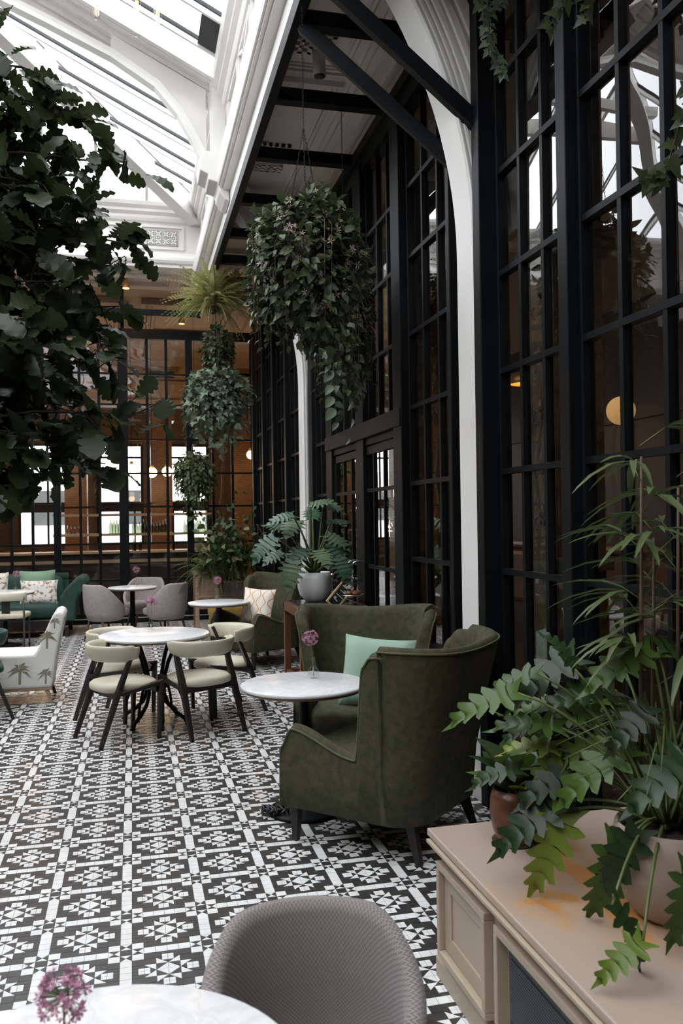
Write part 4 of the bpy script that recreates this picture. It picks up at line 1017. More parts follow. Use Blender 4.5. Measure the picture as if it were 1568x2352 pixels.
# slim-legged cream chair at the left table
t = thing('side_chair', 'cream padded chair with slim metal legs before the green sofa', 'chair', (-1.56,11.72,0), face_rot((.1,1)))
rings = []
for k in range(17):
    a = .35+(PI-.7)*k/16; c = Vector((.25*math.cos(a), .10+.16*math.sin(a)-.05, .70)); n = Vector((math.cos(a), math.sin(a), 0))
    rings.append([c+n*.02*math.cos(q)+Vector((0,0,1))*.055*math.sin(q) for q in [2*PI*j/10 for j in range(10)]])
b = MB(); b.loft(rings, True, True); b.obj('backrest', MT['leather'], t, fixn=True)
rounded_box((.48,.44,.075)).obj('seat_pad', MT['leather'], t, (0,-.03,.45))
for sx in (-1, 1):
    MB().tube([(sx*.225,.17,0),(sx*.225,.16,.45),(sx*.215,.14,.72)], .012, 8).obj('leg', MT['grille'], t); MB().tube([(sx*.21,-.20,0),(sx*.21,-.19,.43)], .012, 8).obj('leg', MT['grille'], t)
MB().bb((-.05,.13,.45),(.05,.15,.68)).obj('back_bracket', MT['wood_dark'], t)
MB().bb((-.21,-.19,.40),(.21,.17,.42)).obj('seat_frame', MT['wood_dark'], t)

# tub chairs
def tub(name, label, loc, face, m, R_=.27, hb=.79, hs=.60, legs=True, grp=None, uv=False):
    t = thing(name, label, 'chair', loc, face_rot(face), grp)
    n = 49; rings = []; A = 2.15; th = .042
    for k in range(n):
        s = -1+2*k/(n-1); a = PI/2+s*A; ca, sa = math.cos(a), math.sin(a)
        q = smoothstep(.30, 1.0, abs(s)); h = hb-(hb-hs)*q-.05*max(0, abs(s)-.9)/.1
        ring = []
        for off, z in ((0,.32),(0,.45),(0,.6),(0,.75),(0,.97),(-.25,1.0),(-.75,1.0),(-1,.97),(-1,.75),(-1,.6),(-1,.45),(-1,.32)):
            zz = .30+(h-.30)*((z-.32)/.68); f = .80+.20*min(1, ((zz-.30)/.25)**.6 if zz > .30 else 0)+.03*(zz-.55)
            r_ = R_*f+off*th
            ring.append((r_*ca*1.05, r_*sa*1.0-.0, zz))
        rings.append(ring)
    b = MB(); b.loft(rings, True, True); o = b.obj('shell', m, t)
    if uv:
        me = o.data; uvl = me.uv_layers.new(name='UVMap'); nr = 12
        zz = [rings[i][j][2] for i in range(n) for j in range(nr)]
        for poly in me.polygons:
            vi = list(poly.vertices); ii = [v//nr for v in vi]
            for li, v in zip(poly.loop_indices, vi): uvl.data[li].uv = (v//nr/(n-1)*1.05*1.0, [0,.12,.25,.4,.55,.57,.59,.61,.76,.91,1.05,1.18][v % nr]*.55 + (0 if not (0 in [w % nr for w in vi] and 11 in [w % nr for w in vi] and v % nr == 0) else .7))
    rounded_box((R_*1.55,R_*1.62,.12)).obj('seat_cushion', m if not uv else MT['pinkgrey'], t, (0,-.03,.40))
    MB().lathe([(0,.29),(.20,.29),(.215,.31),(.215,.36),(0,.36)], 28).obj('seat_base', m if not uv else MT['pinkgrey'], t)
    for sx in (-1, 1):
        for sy in (-1, 1):
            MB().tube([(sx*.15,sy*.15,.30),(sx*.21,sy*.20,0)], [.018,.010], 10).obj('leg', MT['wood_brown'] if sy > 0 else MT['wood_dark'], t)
    return t
tub('tub_chair', 'grey herringbone tub chair in the foreground, drawn up to the nearest table', (.342,1.69,0), (-.12,-.99), MT['herring'], .215, .80, .66, uv=True)
tb = tub('tub_chair', 'pinkish grey tub chair left of the back round table', (-.37,12.12,0), (.80,.60), MT['pinkgrey'], .29, .79, .50)
dup(tb, (.44,12.02,0), face_rot((-.75,.66)), 'pinkish grey tub chair right of the back round table')
dup(tb, (.15,12.95,0), face_rot((-.35,-.93)), 'pinkish grey tub chair behind the back round table, lit from the hall')

# palm print slipper chair
t = thing('slipper_chair', 'armless chair in cream palm tree print with pale wooden legs, left side', 'chair', (-.98,8.42,0), .02)
prof = [(-.36,.15),(.25,.15),(.285,.40),(.365,.78),(.355,.815),(.32,.83),(.275,.82),(.235,.74),(.13,.50),(.10,.455),(.0,.45),(-.33,.46),(-.36,.43)]
b = MB(); b.prism(prof, .56, 'y', (0,-.28,0)); b.obj('upholstered_body', MT['palm_print'], t, fixn=True, bevel=.025)
b = MB(); b.bb((-.35,-.27,.125),(.25,.27,.155)); b.obj('base_rail', MT['wood_bench'], t, bevel=.004)
for sx, x, dx in ((-1,-.31,-.03),(1,.20,.045)):
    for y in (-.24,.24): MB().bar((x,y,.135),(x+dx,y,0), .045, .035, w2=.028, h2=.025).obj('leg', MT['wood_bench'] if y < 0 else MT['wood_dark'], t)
def palm_motif(parent, o, ux, uy, s, seed):
    r_ = random.Random(seed); b = MB(); o = Vector(o); ux = Vector(ux); uy = Vector(uy); n = ux.cross(uy).normalized()
    b.add([o+ux*-.006*s*8-n*0, o+ux*.006*s*8, o+ux*.004*s*8+uy*-.5*s, o-ux*.008*s*8+uy*-.5*s], [(0,1,2,3)])
    for k in range(9):
        a = PI*(-.12+1.24*k/8)+r_.uniform(-.1,.1); L_ = s*r_.uniform(.36,.5); d = ux*math.cos(a)+uy*math.sin(a); q = d.cross(n)
        p1 = o+d*L_*.5+uy*.04*s; p2 = o+d*L_-uy*.10*s
        b.add([o, p1+q*.05*s, p2, p1-q*.05*s], [(0,1,2,3)])
    b.obj('printed_palm', MT['palm_ink'], parent)
yf = -.2812
for (x, z, s, sd) in [(-.02,.31,.24,1),(.215,.60,.20,2),(-.25,.26,.18,3),(.20,.27,.17,4),(.28,.74,.12,5),(-.20,.40,.10,6)]:
    palm_motif(t, (x, yf, z), (1,0,0), (0,0,1), s, sd)
bx = Vector((.375-.29,0,.78-.42)).normalized()
for (v, y, s, sd) in [(.12,-.12,.18,7),(.30,.08,.18,8),(.30,-.14,.15,9)]:
    palm_motif(t, Vector((.2905,y,.42))+bx*v+Vector((.003,0,0)), (0,1,0), bx, s, sd)

# green sofa with cushions
t = thing('sofa', 'emerald green velvet sofa with flared rolled arm against the back glass', 'sofa', (-2.05,13.25,0))
MB().bb((-1.2,-.45,.10),(1.08,.42,.26)).obj('base', MT['wood_dark'], t, bevel=.02)
for k in range(2): rounded_box((1.10,.78,.22)).obj('seat_cushion', MT['sofa_green'], t, (-.62+1.12*k,-.08,.37))
for k in range(2):
    o = rounded_box((1.10,.24,.50)).obj('back_cushion', MT['sofa_green'], t, (-.62+1.12*k,.27,.60)); o.rotation_euler = (-.12,0,0)
MB().tube([(-1.2,.40,.80),(1.10,.40,.80)], .07, 14).obj('top_roll', MT['sofa_green'], t)
MB().bb((-1.2,.34,.2),(1.1,.44,.8)).obj('back_panel', MT['sofa_green'], t)
for s in (-1, 1):
    pr = [(1.02,.22),(1.24,.22),(1.25,.50),(1.30,.60),(1.38,.68),(1.42,.76),(1.38,.84),(1.30,.85),(1.20,.78),(1.10,.68),(1.03,.56)]
    pr = [(x*s-(.12 if s < 0 else 0)*s*1, z) for x, z in pr]
    b = MB(); b.prism(pr, .84, 'y', (0,-.44,0)); o = b.obj('arm', MT['sofa_green'], t, fixn=True, bevel=.03)
for x in (-1.15,1.12):
    for y in (-.38,.36): MB().bb((x-.03,y-.03,0),(x+.03,y+.03,.12)).obj('leg', MT['wood_dark'], t)
def cus(nm, lab, m, loc, size, lean, rz): 
    o = pillow_mb(*size).obj(nm, m, None, loc); o.rotation_euler = (Matrix.Rotation(rz,3,'Z')@Matrix.Rotation(lean,3,'X')).to_euler(); tag(o, lab, 'cushion')
cus('cushion', 'plain sage green cushion at the right end of the sofa', MT['sage'], (-1.36,13.25,.70), (.50,.48,.14), -.2, .1)
cus('cushion', 'white floral print cushion in front of the sage green one', MT['floral'], (-1.32,13.03,.63), (.52,.36,.13), -.3, .0)
cus('cushion', 'white floral print cushion at the left edge of the sofa', MT['floral'], (-1.98,13.12,.70), (.48,.46,.13), -.25, .1)

# wooden console with dark glass top
t = thing('console_table', 'tall brown wooden console with grey glass top between the green armchairs', 'console table', (1.33,6.95,0))
for y in (-.76,.0,.74):
    for x in (.03,.57):
        MB().bb((x-.028,y-.028,0),(x+.028,y+.028,.85)).obj('leg', MT['wood_brown'], t, bevel=.003)
b = MB(); b.bb((0,-.79,.815),(.04,.77,.895)); b.bb((.56,-.79,.815),(.60,.77,.895)); b.bb((0,-.79,.815),(.60,-.75,.895)); b.bb((0,.73,.815),(.60,.77,.895)); b.obj('apron', MT['wood_brown'], t, bevel=.003)
b = MB(); b.bb((.0,-.77,.24),(.60,-.73,.28)); b.bb((0,.71,.24),(.60,.75,.28)); b.bb((.01,-.77,.24),(.05,.75,.28)); b.obj('bottom_rail', MT['wood_brown'], t, bevel=.003)
MB().bb((.035,-.76,.885),(.565,.74,.899)).obj('glass_top', mat('grey_glass_top', (.07,.07,.07), None, rough=.12), t)
# cake domes
def dome(label, loc, r=.115, m=None):
    t = thing('cake_dome', label, 'cake dome', loc)
    MB().lathe([(0,0),(.06,0),(.062,.008),(.018,.018),(.018,.05),(r*.9,.06),(r*1.18,.068),(r*1.18,.075),(0,.072)], 32).obj('cake_stand', MT['glass'] if not m else m, t)
    MB().lathe([(r,.077),(r,.12),(r*.93,.155),(r*.7,.178),(r*.35,.188),(0,.19)], 32).obj('glass_cover', MT['glass'], t); gc = [c_ for c_ in COL.objects if c_.parent == t and c_.name.startswith('glass_cover')][0]
    MB().lathe([(0,.19),(.008,.192),(.008,.20),(.019,.212),(.02,.225),(.01,.238),(0,.24)], 16).obj('knob', MT['chrome'], gc)
    MB().lathe([(r,.078),(r+.004,.078),(r+.004,.086),(r,.086)], 32).obj('rim', MT['chrome'], gc)
    return t
dome('glass cake dome with chrome knob in front of the white pot', (1.765,7.60,.90), .085)
dome('larger glass cake dome on a stand nearest the door handles', (1.83,7.12,.90), .105)
for k in range(5):
    a = k*1.26; o = MB().lathe([(0,0),(.028,.0),(.034,.02),(.026,.04),(0,.046)], 12).obj('pastry', mat('brown_pastry', (.22,.09,.03),(.12,.05,.02),20,.6), None, (1.83+.045*math.cos(a),7.12+.045*math.sin(a),.976)); tag(o, 'small brown pastry under the larger cake dome', 'pastry', 'pastries under the cake dome')
t = thing('menu_board', 'small tilted chalkboard sign in pale wooden frame leaning between the cake domes', 'sign', (1.64,7.12,.902)); t.rotation_euler = (0,.75,.15)
MB().bb((-.055,-.012,0),(.055,-.004,.24)).obj('board', MT['chalk'], t)
b = MB(); frame_rect(b, 'y', .0, -.062,.062,-.006,.246,.013,.018); b.obj('frame', MT['bar_wood'], t)
b = MB()
for k in range(4): b.bb((-.035+.01*(k%2),-.0135,.19-.045*k),(.02+.012*(k%3),-.0125,.198-.045*k))
for (x,z) in ((.02,.15),(-.02,.06)): b.bb((x-.012,-.0145,z),(x+.012,-.0135,z+.02))
b.obj('chalk_writing', MT['paper'], t)

# mustard bench and trellis planter at the back
t = thing('bench_seat', 'low mustard velvet bench seat behind the marble table', 'bench', (1.22,10.75,0))
rounded_box((.62,.50,.20)).obj('seat_cushion', MT['mustard'], t, (0,0,.50)); MB().bb((-.29,-.23,.16),(.29,.23,.44)).obj('base', MT['mustard'], t, bevel=.02)
for sx in (-1,1):
    for sy in (-1,1): MB().bar((sx*.25,sy*.2,.18),(sx*.26,sy*.21,0),.035,w2=.025,h2=.025).obj('leg', MT['wood_dark'], t)
t = thing('planter', 'tall pale wooden planter stand with open sides left of the fern box', 'planter', (1.02,12.05,0))
for sx in (-.17,.17):
    for sy in (-.17,.17): MB().bb((sx-.025,sy-.025,0),(sx+.025,sy+.025,.92)).obj('post', MT['wood_bench'], t, bevel=.003)
b = MB(); b.bb((-.19,-.19,.55),(.19,.19,.90)); b.obj('box', MT['wood_bench'], t, bevel=.004)
b = MB(); frame_rect(b,'y',-.19,-.17,.17,.57,.88,.03,.015); frame_rect(b,'y',-.17,-.17,.17,.10,.45,.03,.02); b.bb((-.21,-.21,.89),(.21,.21,.925)); b.obj('moulding', MT['wood_bench'], t, bevel=.003)
t = thing('planter', 'long dark brown wooden trough full of ferns behind the far armchair', 'planter', (1.50,11.85,0))
b = MB(); b.bb((-.30,-.16,.42),(.42,.16,.78)); b.obj('trough', mat('grey_brown_wood',(.09,.06,.05),(.06,.04,.033),4,.6), t, bevel=.006)
b = MB(); b.bb((-.28,-.14,.0),(.40,.14,.42)); b.obj('pedestal', MT['wood_dark'], t)
MB().bb((-.28,-.14,.74),(.40,.14,.775)).obj('soil', MT['soil'], t)

# cabinet with radiator grille
CB = MT['cabinet_paint']
t = thing('sideboard', 'beige painted radiator cabinet with worn orange-brown top, bottom right', 'cabinet', (1.04,0,0))
b = MB(); b.bb((.02,.3,.09),(.94,2.90,.465)); b.obj('carcass', CB, t, bevel=.003)
b = MB(); b.bb((.0,.3,0),(.96,2.92,.07)); b.prism([(0,.07),(.94,.07),(.94,.09),(.02,.09)], 2.6, 'y', (0,.3,0)); b.obj('plinth', CB, t, bevel=.004)
b = MB(); b.prism([(.02,.445),(.94,.445),(.94,.492),(-.03,.492),(-.03,.480),(-.012,.470),(0,.455)], 2.62, 'y', (0,.3,0)); b.obj('cornice', CB, t, bevel=.002)
o = MB().bb((-.02-.26,.3-1.9,0),(.95-.26,2.94-1.9,.026)).obj('top_board', MT['worn_top'], t, (.26,1.9,.497), bevel=.005)
def door(y0, y1, grille=False):
    d = MB(); frame_rect(d, 'x', .022, y0, y1, .105, .435, .024, .038); o = d.obj('door', CB, t, bevel=.003)
    if grille:
        g = MB(); frame_rect(g, 'x', .02, y0+.045, y1-.045, .11, .385, .022, .006); g.obj('grille_frame', MT['grille'], o)
        for k in range(26):
            z = .136+k*.0088; MB().bb((.008,y0+.067,z),(.018,y1-.067,z+.0042)).obj('slat', MT['grille'], o)
        MB().bb((.016,y0+.06,.13),(.0195,y1-.06,.37)).obj('grille_backing', MT['slate'], o)
    else:
        p = MB(); frame_rect(p, 'x', .0195, y0+.026, y1-.026, .131, .409, .06, .014); p.obj('stile_frame', CB, o, bevel=.002)
        p = MB(); p.bb((.012,y0+.085,.19),(.0195,y1-.085,.35)); p.obj('panel', CB, o)
door(2.44, 2.86); door(1.42, 2.37, True); door(.35, 1.34, True)
# pots on it
t = thing('plant_pot', 'brown glazed terracotta pot with rippled sides on the cabinet corner', 'plant pot', (1.27,2.735,.523))
MB().lathe([(0,0),(.062,0),(.066,.01),(.066,.02),(.076,.045),(.086,.10),(.083,.15),(.074,.185),(.068,.185),(.078,.14),(.06,.12),(0,.12)], 40).obj('bowl', MT['terracotta'], t)
MB().lathe([(0,.0),(.078,0),(.08,.006),(.07,.008),(0,.008)], 32).obj('saucer', MT['soil'], t)
MB().lathe([(0,.14),(.078,.14),(.06,.15),(0,.155)], 24).obj('soil', MT['soil'], t)
t = thing('plant_pot', 'large smooth beige stone pot holding the big philodendron, right edge', 'plant pot', (1.455,2.12,.523))
MB().lathe([(0,0),(.085,0),(.11,.018),(.145,.075),(.163,.14),(.160,.205),(.148,.255),(.142,.26),(.136,.252),(.14,.21),(0,.21)], 56).obj('bowl', MT['stone_pot'], t)
MB().lathe([(0,.225),(.137,.225),(.08,.238),(0,.242)], 32).obj('soil', MT['soil'], t)
t = thing('plant_pot', 'white round ceramic pot with the big monstera on the console', 'plant pot', (1.59,7.55,.90))
MB().lathe([(0,0),(.082,0),(.09,.006),(.134,.055),(.155,.128),(.153,.20),(.142,.26),(.137,.26),(.135,.23),(0,.23)], 48).obj('bowl', MT['white_ceramic'], t)
MB().lathe([(0,.238),(.136,.238),(.08,.246),(0,.25)], 32).obj('soil', MT['soil'], t)
# coiled black cable near the armchair leg
b = MB(); pts = []
for k in range(150):
    a = k*.72; u = k/150; pts.append((.70+.10*u+.028*math.cos(a), 4.72-.02*u+.045*math.sin(a*.93)+.01*math.cos(k), .012+.018*(1+math.sin(a*1.7))))
b.tube(pts, .006, 5); tag(b.obj('cable', MT['cable']), 'coil of black cable on the tiles left of the nearest armchair', 'cable')

# ------------------------------------------------------------------ foliage
def leaf_template(prof, fold=.25, curl=.25, wavy=0., petiole=0.):
    """prof: list of (t, halfwidth); length 1 along +Y, normal +Z"""
    vs = []; fs = []; n = len(prof)
    for i, (t_, w) in enumerate(prof):
        z = -curl*t_*t_; zz = wavy*math.sin(i*2.1)
        vs += [(-w, t_, z+w*fold+zz), (0, t_, z), (w, t_, z+w*fold-zz)]
        if i: o = 3*i; fs += [(o-3,o-2,o+1,o),(o-2,o-1,o+2,o+1)]
    if petiole:
        o = len(vs); vs += [(-.006,-petiole,.0),(.006,-petiole,0),(.006,0.02,0),(-.006,.02,0)]; fs.append((o,o+1,o+2,o+3))
    return vs, fs
OAK = leaf_template([(0,.01),(.07,.04),(.14,.12),(.21,.14),(.25,.11),(.31,.21),(.38,.25),(.44,.18),(.50,.29),(.58,.34),(.65,.23),(.71,.31),(.79,.33),(.85,.22),(.91,.21),(.97,.13),(1,.04)], .22, .30, .03, .12)
OVATE = leaf_template([(0,.01),(.12,.20),(.32,.33),(.55,.30),(.78,.17),(1,.0)], .3, .25, .0, .12)
IVY = leaf_template([(-.08,.22),(.05,.42),(.14,.30),(.32,.50),(.42,.24),(.60,.20),(1,.0)], .2, .2, .0, .2)
SMALL = leaf_template([(0,.0),(.35,.26),(.7,.20),(1,0)], .35, .2)
LANCE = leaf_template([(0,.012),(.15,.04),(.4,.058),(.7,.048),(.9,.025),(1,.0)], .5, .5)
NEEDLE = leaf_template([(0,.01),(.5,.05),(1,0)], .3, .5)
def fingered(lobes, fold=.15, curl=.3, mid=.05):
    """deeply lobed leaf: midrib blade with curved finger lobes"""
    vs = []; fs = []
    def zc(y): return -curl*y*y if y > 0 else 0
    ys = [k/12 for k in range(13)]
    for i, y in enumerate(ys):
        w = mid*(1.5-1.3*y)+.03*(1-y); z = zc(y); vs += [(-w,y,z+w*fold),(0,y,z),(w,y,z+w*fold)]
        if i: o = 3*i; fs += [(o-3,o-2,o+1,o),(o-2,o-1,o+2,o+1)]
    for y0, L, ang, w in lobes:
        for s in (-1, 1):
            o = len(vs); c0 = Vector((0,y0,0)); pts = []
            a = ang
            for k in range(5):
                u = k/4; aa = a+ (.55*u if ang < 1.2 else .25*u); 
                x = L*u*math.cos(aa); y = y0+L*u*math.sin(aa)*1.0
                ww = w*(1-.15*u)*(1 if k < 3 else (.8 if k == 3 else .12)); nx, ny = -math.sin(aa), math.cos(aa)
                z = zc(y)+abs(x)*fold-.35*x*x
                pts.append(((s*(x+nx*ww), y+ny*ww, z-.01), (s*(x-nx*ww), y-ny*ww, z-.01)))
            for a_, b_ in pts: vs += [a_, b_]
            for k in range(4): q = o+2*k; fs.append((q,q+1,q+3,q+2) if s > 0 else (q,q+2,q+3,q+1))
    return vs, fs
def lobed(lobes, valley, fold=.12, curl=.45, tipw=.05, sharp=0.):
    """one connected blade; lobes: (y0, y1, width, shift) - tips pushed forward or back by shift"""
    E = [(.012, 0, 0)]
    for k, (y0, y1, w, sh) in enumerate(lobes):
        d = y1-y0; vy = valley*(1-.45*y0)
        E += [(vy, y0+.10*d, y0+.05*d), (w*.66, y0-.02*d+sh*.55, y0+.12*d), (w*.97, y0+(.10+sharp*.55)*d+sh, y0+.34*d), (w*1.02, y0+(.48-sharp*.3)*d+sh, y0+.6*d), (w*.72, y0+.86*d+sh*.62, y0+.86*d), (vy*.97, y0+.97*d, y0+.95*d)]
    E += [(tipw, .90, .93), (.0, 1.06, 1.0)]
    vs = []; fs = []
    for i, (w, y, ym) in enumerate(E):
        zc = -curl*ym*ym; ze = zc+w*fold-.55*w*w-curl*(y-ym)*.5
        vs += [(-w, y, ze), (0, ym, zc), (w, y, ze)]
        if i: o = 3*i; fs += [(o-3,o-2,o+1,o),(o-2,o-1,o+2,o+1)]
    return vs, fs
XANADU = lobed([(0,.13,.24,-.16),(.13,.28,.31,-.01),(.28,.43,.27,.10),(.43,.58,.25,.13),(.58,.73,.20,.15),(.73,.86,.13,.13)], .135, .22, .6, .05, .30)
MONST = lobed([(0,.12,.34,-.20),(.12,.26,.47,-.06),(.26,.40,.50,.02),(.40,.54,.47,.08),(.54,.68,.38,.12),(.68,.84,.27,.14)], .33, .10, .45, .14)
def frond(n=18, w=.17):
    vs = []; fs = []
    def P(u): return Vector((0, u, .28*u-.75*u*u))
    for k in range(n):
        u = (k+.6)/n; p = P(u); L = w*(1-.85*u)*(1 if u > .12 else .6)
        for s in (-1, 1):
            o = len(vs); q = p+Vector((s*L, L*.35, -L*.25)); e = Vector((0,.034,0))
            vs += [tuple(p-e*.6), tuple(q), tuple(p+e*.9)]; fs.append((o,o+1,o+2) if s > 0 else (o+2,o+1,o))
    for k in range(6):
        u0, u1 = k/6, (k+1)/6; a, b_ = P(u0), P(u1); o = len(vs)
        vs += [(-.006,a.y,a.z),(.006,a.y,a.z),(.006,b_.y,b_.z),(-.006,b_.y,b_.z)]; fs.append((o,o+1,o+2,o+3))
    return vs, fs
FROND = frond()
STAR = ([],[])
for k in range(5):
    a = 2*PI*k/5; o = len(STAR[0]); ca, sa = math.cos(a), math.sin(a)
    STAR[0].extend([(0,0,0),(.5*ca-.16*sa,.5*sa+.16*ca,.18),(ca,sa,.30),(.5*ca+.16*sa,.5*sa-.16*ca,.18)]); STAR[1].append((o,o+1,o+2,o+3))

def xform(p, d, up, s):
    d = Vector(d).normalized(); up = Vector(up); x = d.cross(up)
    if x.length < 1e-3: x = d.cross(Vector((1,0,.1)))
    x.normalize(); z = x.cross(d).normalized()
    m = Matrix((x*s, d*s, z*s)).transposed().to_4x4(); m.translation = p; return m
CAM = Vector((0,0,1.65))
TM = {}
def place_leaves(root, tmpl, m, mats_, nparts=300, name='leaf', names='leaves'):
    """mats_: list of world matrices (root sits at identity rotation, translation root.location)"""
    key = (id(tmpl), m.name)
    if key not in TM:
        me = bpy.data.meshes.new(name); me.from_pydata([tuple(v) for v in tmpl[0]], [], tmpl[1]); me.materials.append(m)
        me.polygons.foreach_set('use_smooth', [True]*len(me.polygons)); me.update(); TM[key] = me
    off = Matrix.Translation(-root.location)
    mats_ = sorted(mats_, key=lambda q: (q.translation-CAM).length/ q.to_scale().x)
    for q in mats_[:nparts]:
        o = bpy.data.objects.new(name, TM[key]); COL.objects.link(o); o.parent = root; o.matrix_local = off@q
    rest = mats_[nparts:]
    if rest:
        V = np.array([[*v, 1] for v in tmpl[0]]).T; vs = []; fs = []; n = len(tmpl[0])
        for i, q in enumerate(rest):
            vs.append((np.array(off@q)@V)[:3].T); fs += [tuple(k+i*n for k in f) for f in tmpl[1]]
        me = bpy.data.meshes.new(names); me.from_pydata(np.concatenate(vs).tolist(), [], fs); me.materials.append(m)
        me.polygons.foreach_set('use_smooth', [True]*len(me.polygons)); me.update()
        o = link(names, me, root); o['kind'] = 'stuff'
def rv(r_): return Vector((r_.gauss(0,1), r_.gauss(0,1), r_.gauss(0,1))).normalized()

# -- big oak-leaved tree at the left
def oak():
    r_ = random.Random(11); root = thing('oak_tree', 'big indoor oak tree with dark lobed leaves filling the upper left', 'tree', (-2.0,4.6,0))
    off = root.location; ms = []; br = MB(); wood = []
    b = MB(); b.tube([(0,0,.5),(.05,0,1.3),(.0,.05,2.2),(.15,0,3.2),(.1,0,4.2)], [.09,.08,.07,.05,.03], 12); b.obj('trunk', MT['bark'], root)
    b = MB(); b.lathe([(0,0),(.36,0),(.42,.5),(.45,.52),(.42,.54),(.38,.5),(0,.48)], 32); b.obj('tub', MT['slate'], root)
    tips = []
    # branch tips: targets of twigs in the crown (world coords)
    T = [(-.02,4.2,3.35),(-.20,4.3,3.62),(-.46,4.1,3.72),(.03,4.1,2.98),(-.05,4.4,2.72),(-.02,4.2,2.42),(.06,4.0,2.14),(-.12,4.2,1.92),(-.32,4.0,2.02),(-.50,4.1,1.80),(-.42,4.3,2.32),(-.30,4.0,2.72),(-.36,4.0,3.15),(-.55,3.9,3.45),(-.62,4.0,2.9),(-.66,3.9,2.5),(-.60,4.3,2.1),(-.7,4.2,3.7),(-.78,4.0,3.2),(-.8,4.2,2.7),(-.95,4.0,3.5),(-.9,4.1,2.3),(-.22,4.5,3.15),(-.20,4.6,2.5),(-.75,4.0,1.9),(-.58,4.5,3.6),(-1.2,4.2,3.9),(-1.3,4.1,3.0),(-1.2,4.3,2.2),(-.15,4.1,3.08),(-.25,4.3,2.2),(-.45,4.2,2.6),(-.5,4.0,2.95),(-.3,4.4,3.35),(-.1,4.5,2.95),(-.40,3.8,2.45),(-.62,4.3,3.3)]
    for tx, ty, tz in T:
        tip = Vector((tx,ty,tz)); base = Vector((-2.0+r_.uniform(.0,.2), 4.6, min(3.9, max(1.8, tz+r_.uniform(-.5,.1)))))
        mid = (tip+base)/2+Vector((0,0,.12)); pts = [base, base.lerp(mid,.6), mid, mid.lerp(tip,.5)+Vector((0,0,.04)), tip]
        b = MB(); b.tube([p-off for p in pts], [.022,.016,.011,.007,.003], 6); b.obj('branch', MT['bark'], root)
        ax = (tip-mid).normalized()
        for k in range(44):
            u = r_.uniform(.0,1.0)**.8; p = mid.lerp(tip, u)+rv(r_)*r_.uniform(.02,.17)
            d = (ax*r_.uniform(.2,1)+rv(r_)*.9+Vector((0,0,-.35))).normalized(); s = r_.uniform(.12,.20)
            ms.append(xform(p, d, rv(r_)*.7+Vector((0,0,1)), s))
            if k % 4 == 0:
                b2 = MB(); b2.tube([mid.lerp(tip, u)-off, p-off], [.004,.002], 4); wood.append(b2)
    w = MB()
    for b2 in wood: w.add(b2.v, b2.f, 0, True)
    o = w.obj('twigs', MT['bark'], root); o['kind'] = 'stuff'
    place_leaves(root, OAK, MT['oak_leaf'], ms, 300)
oak()

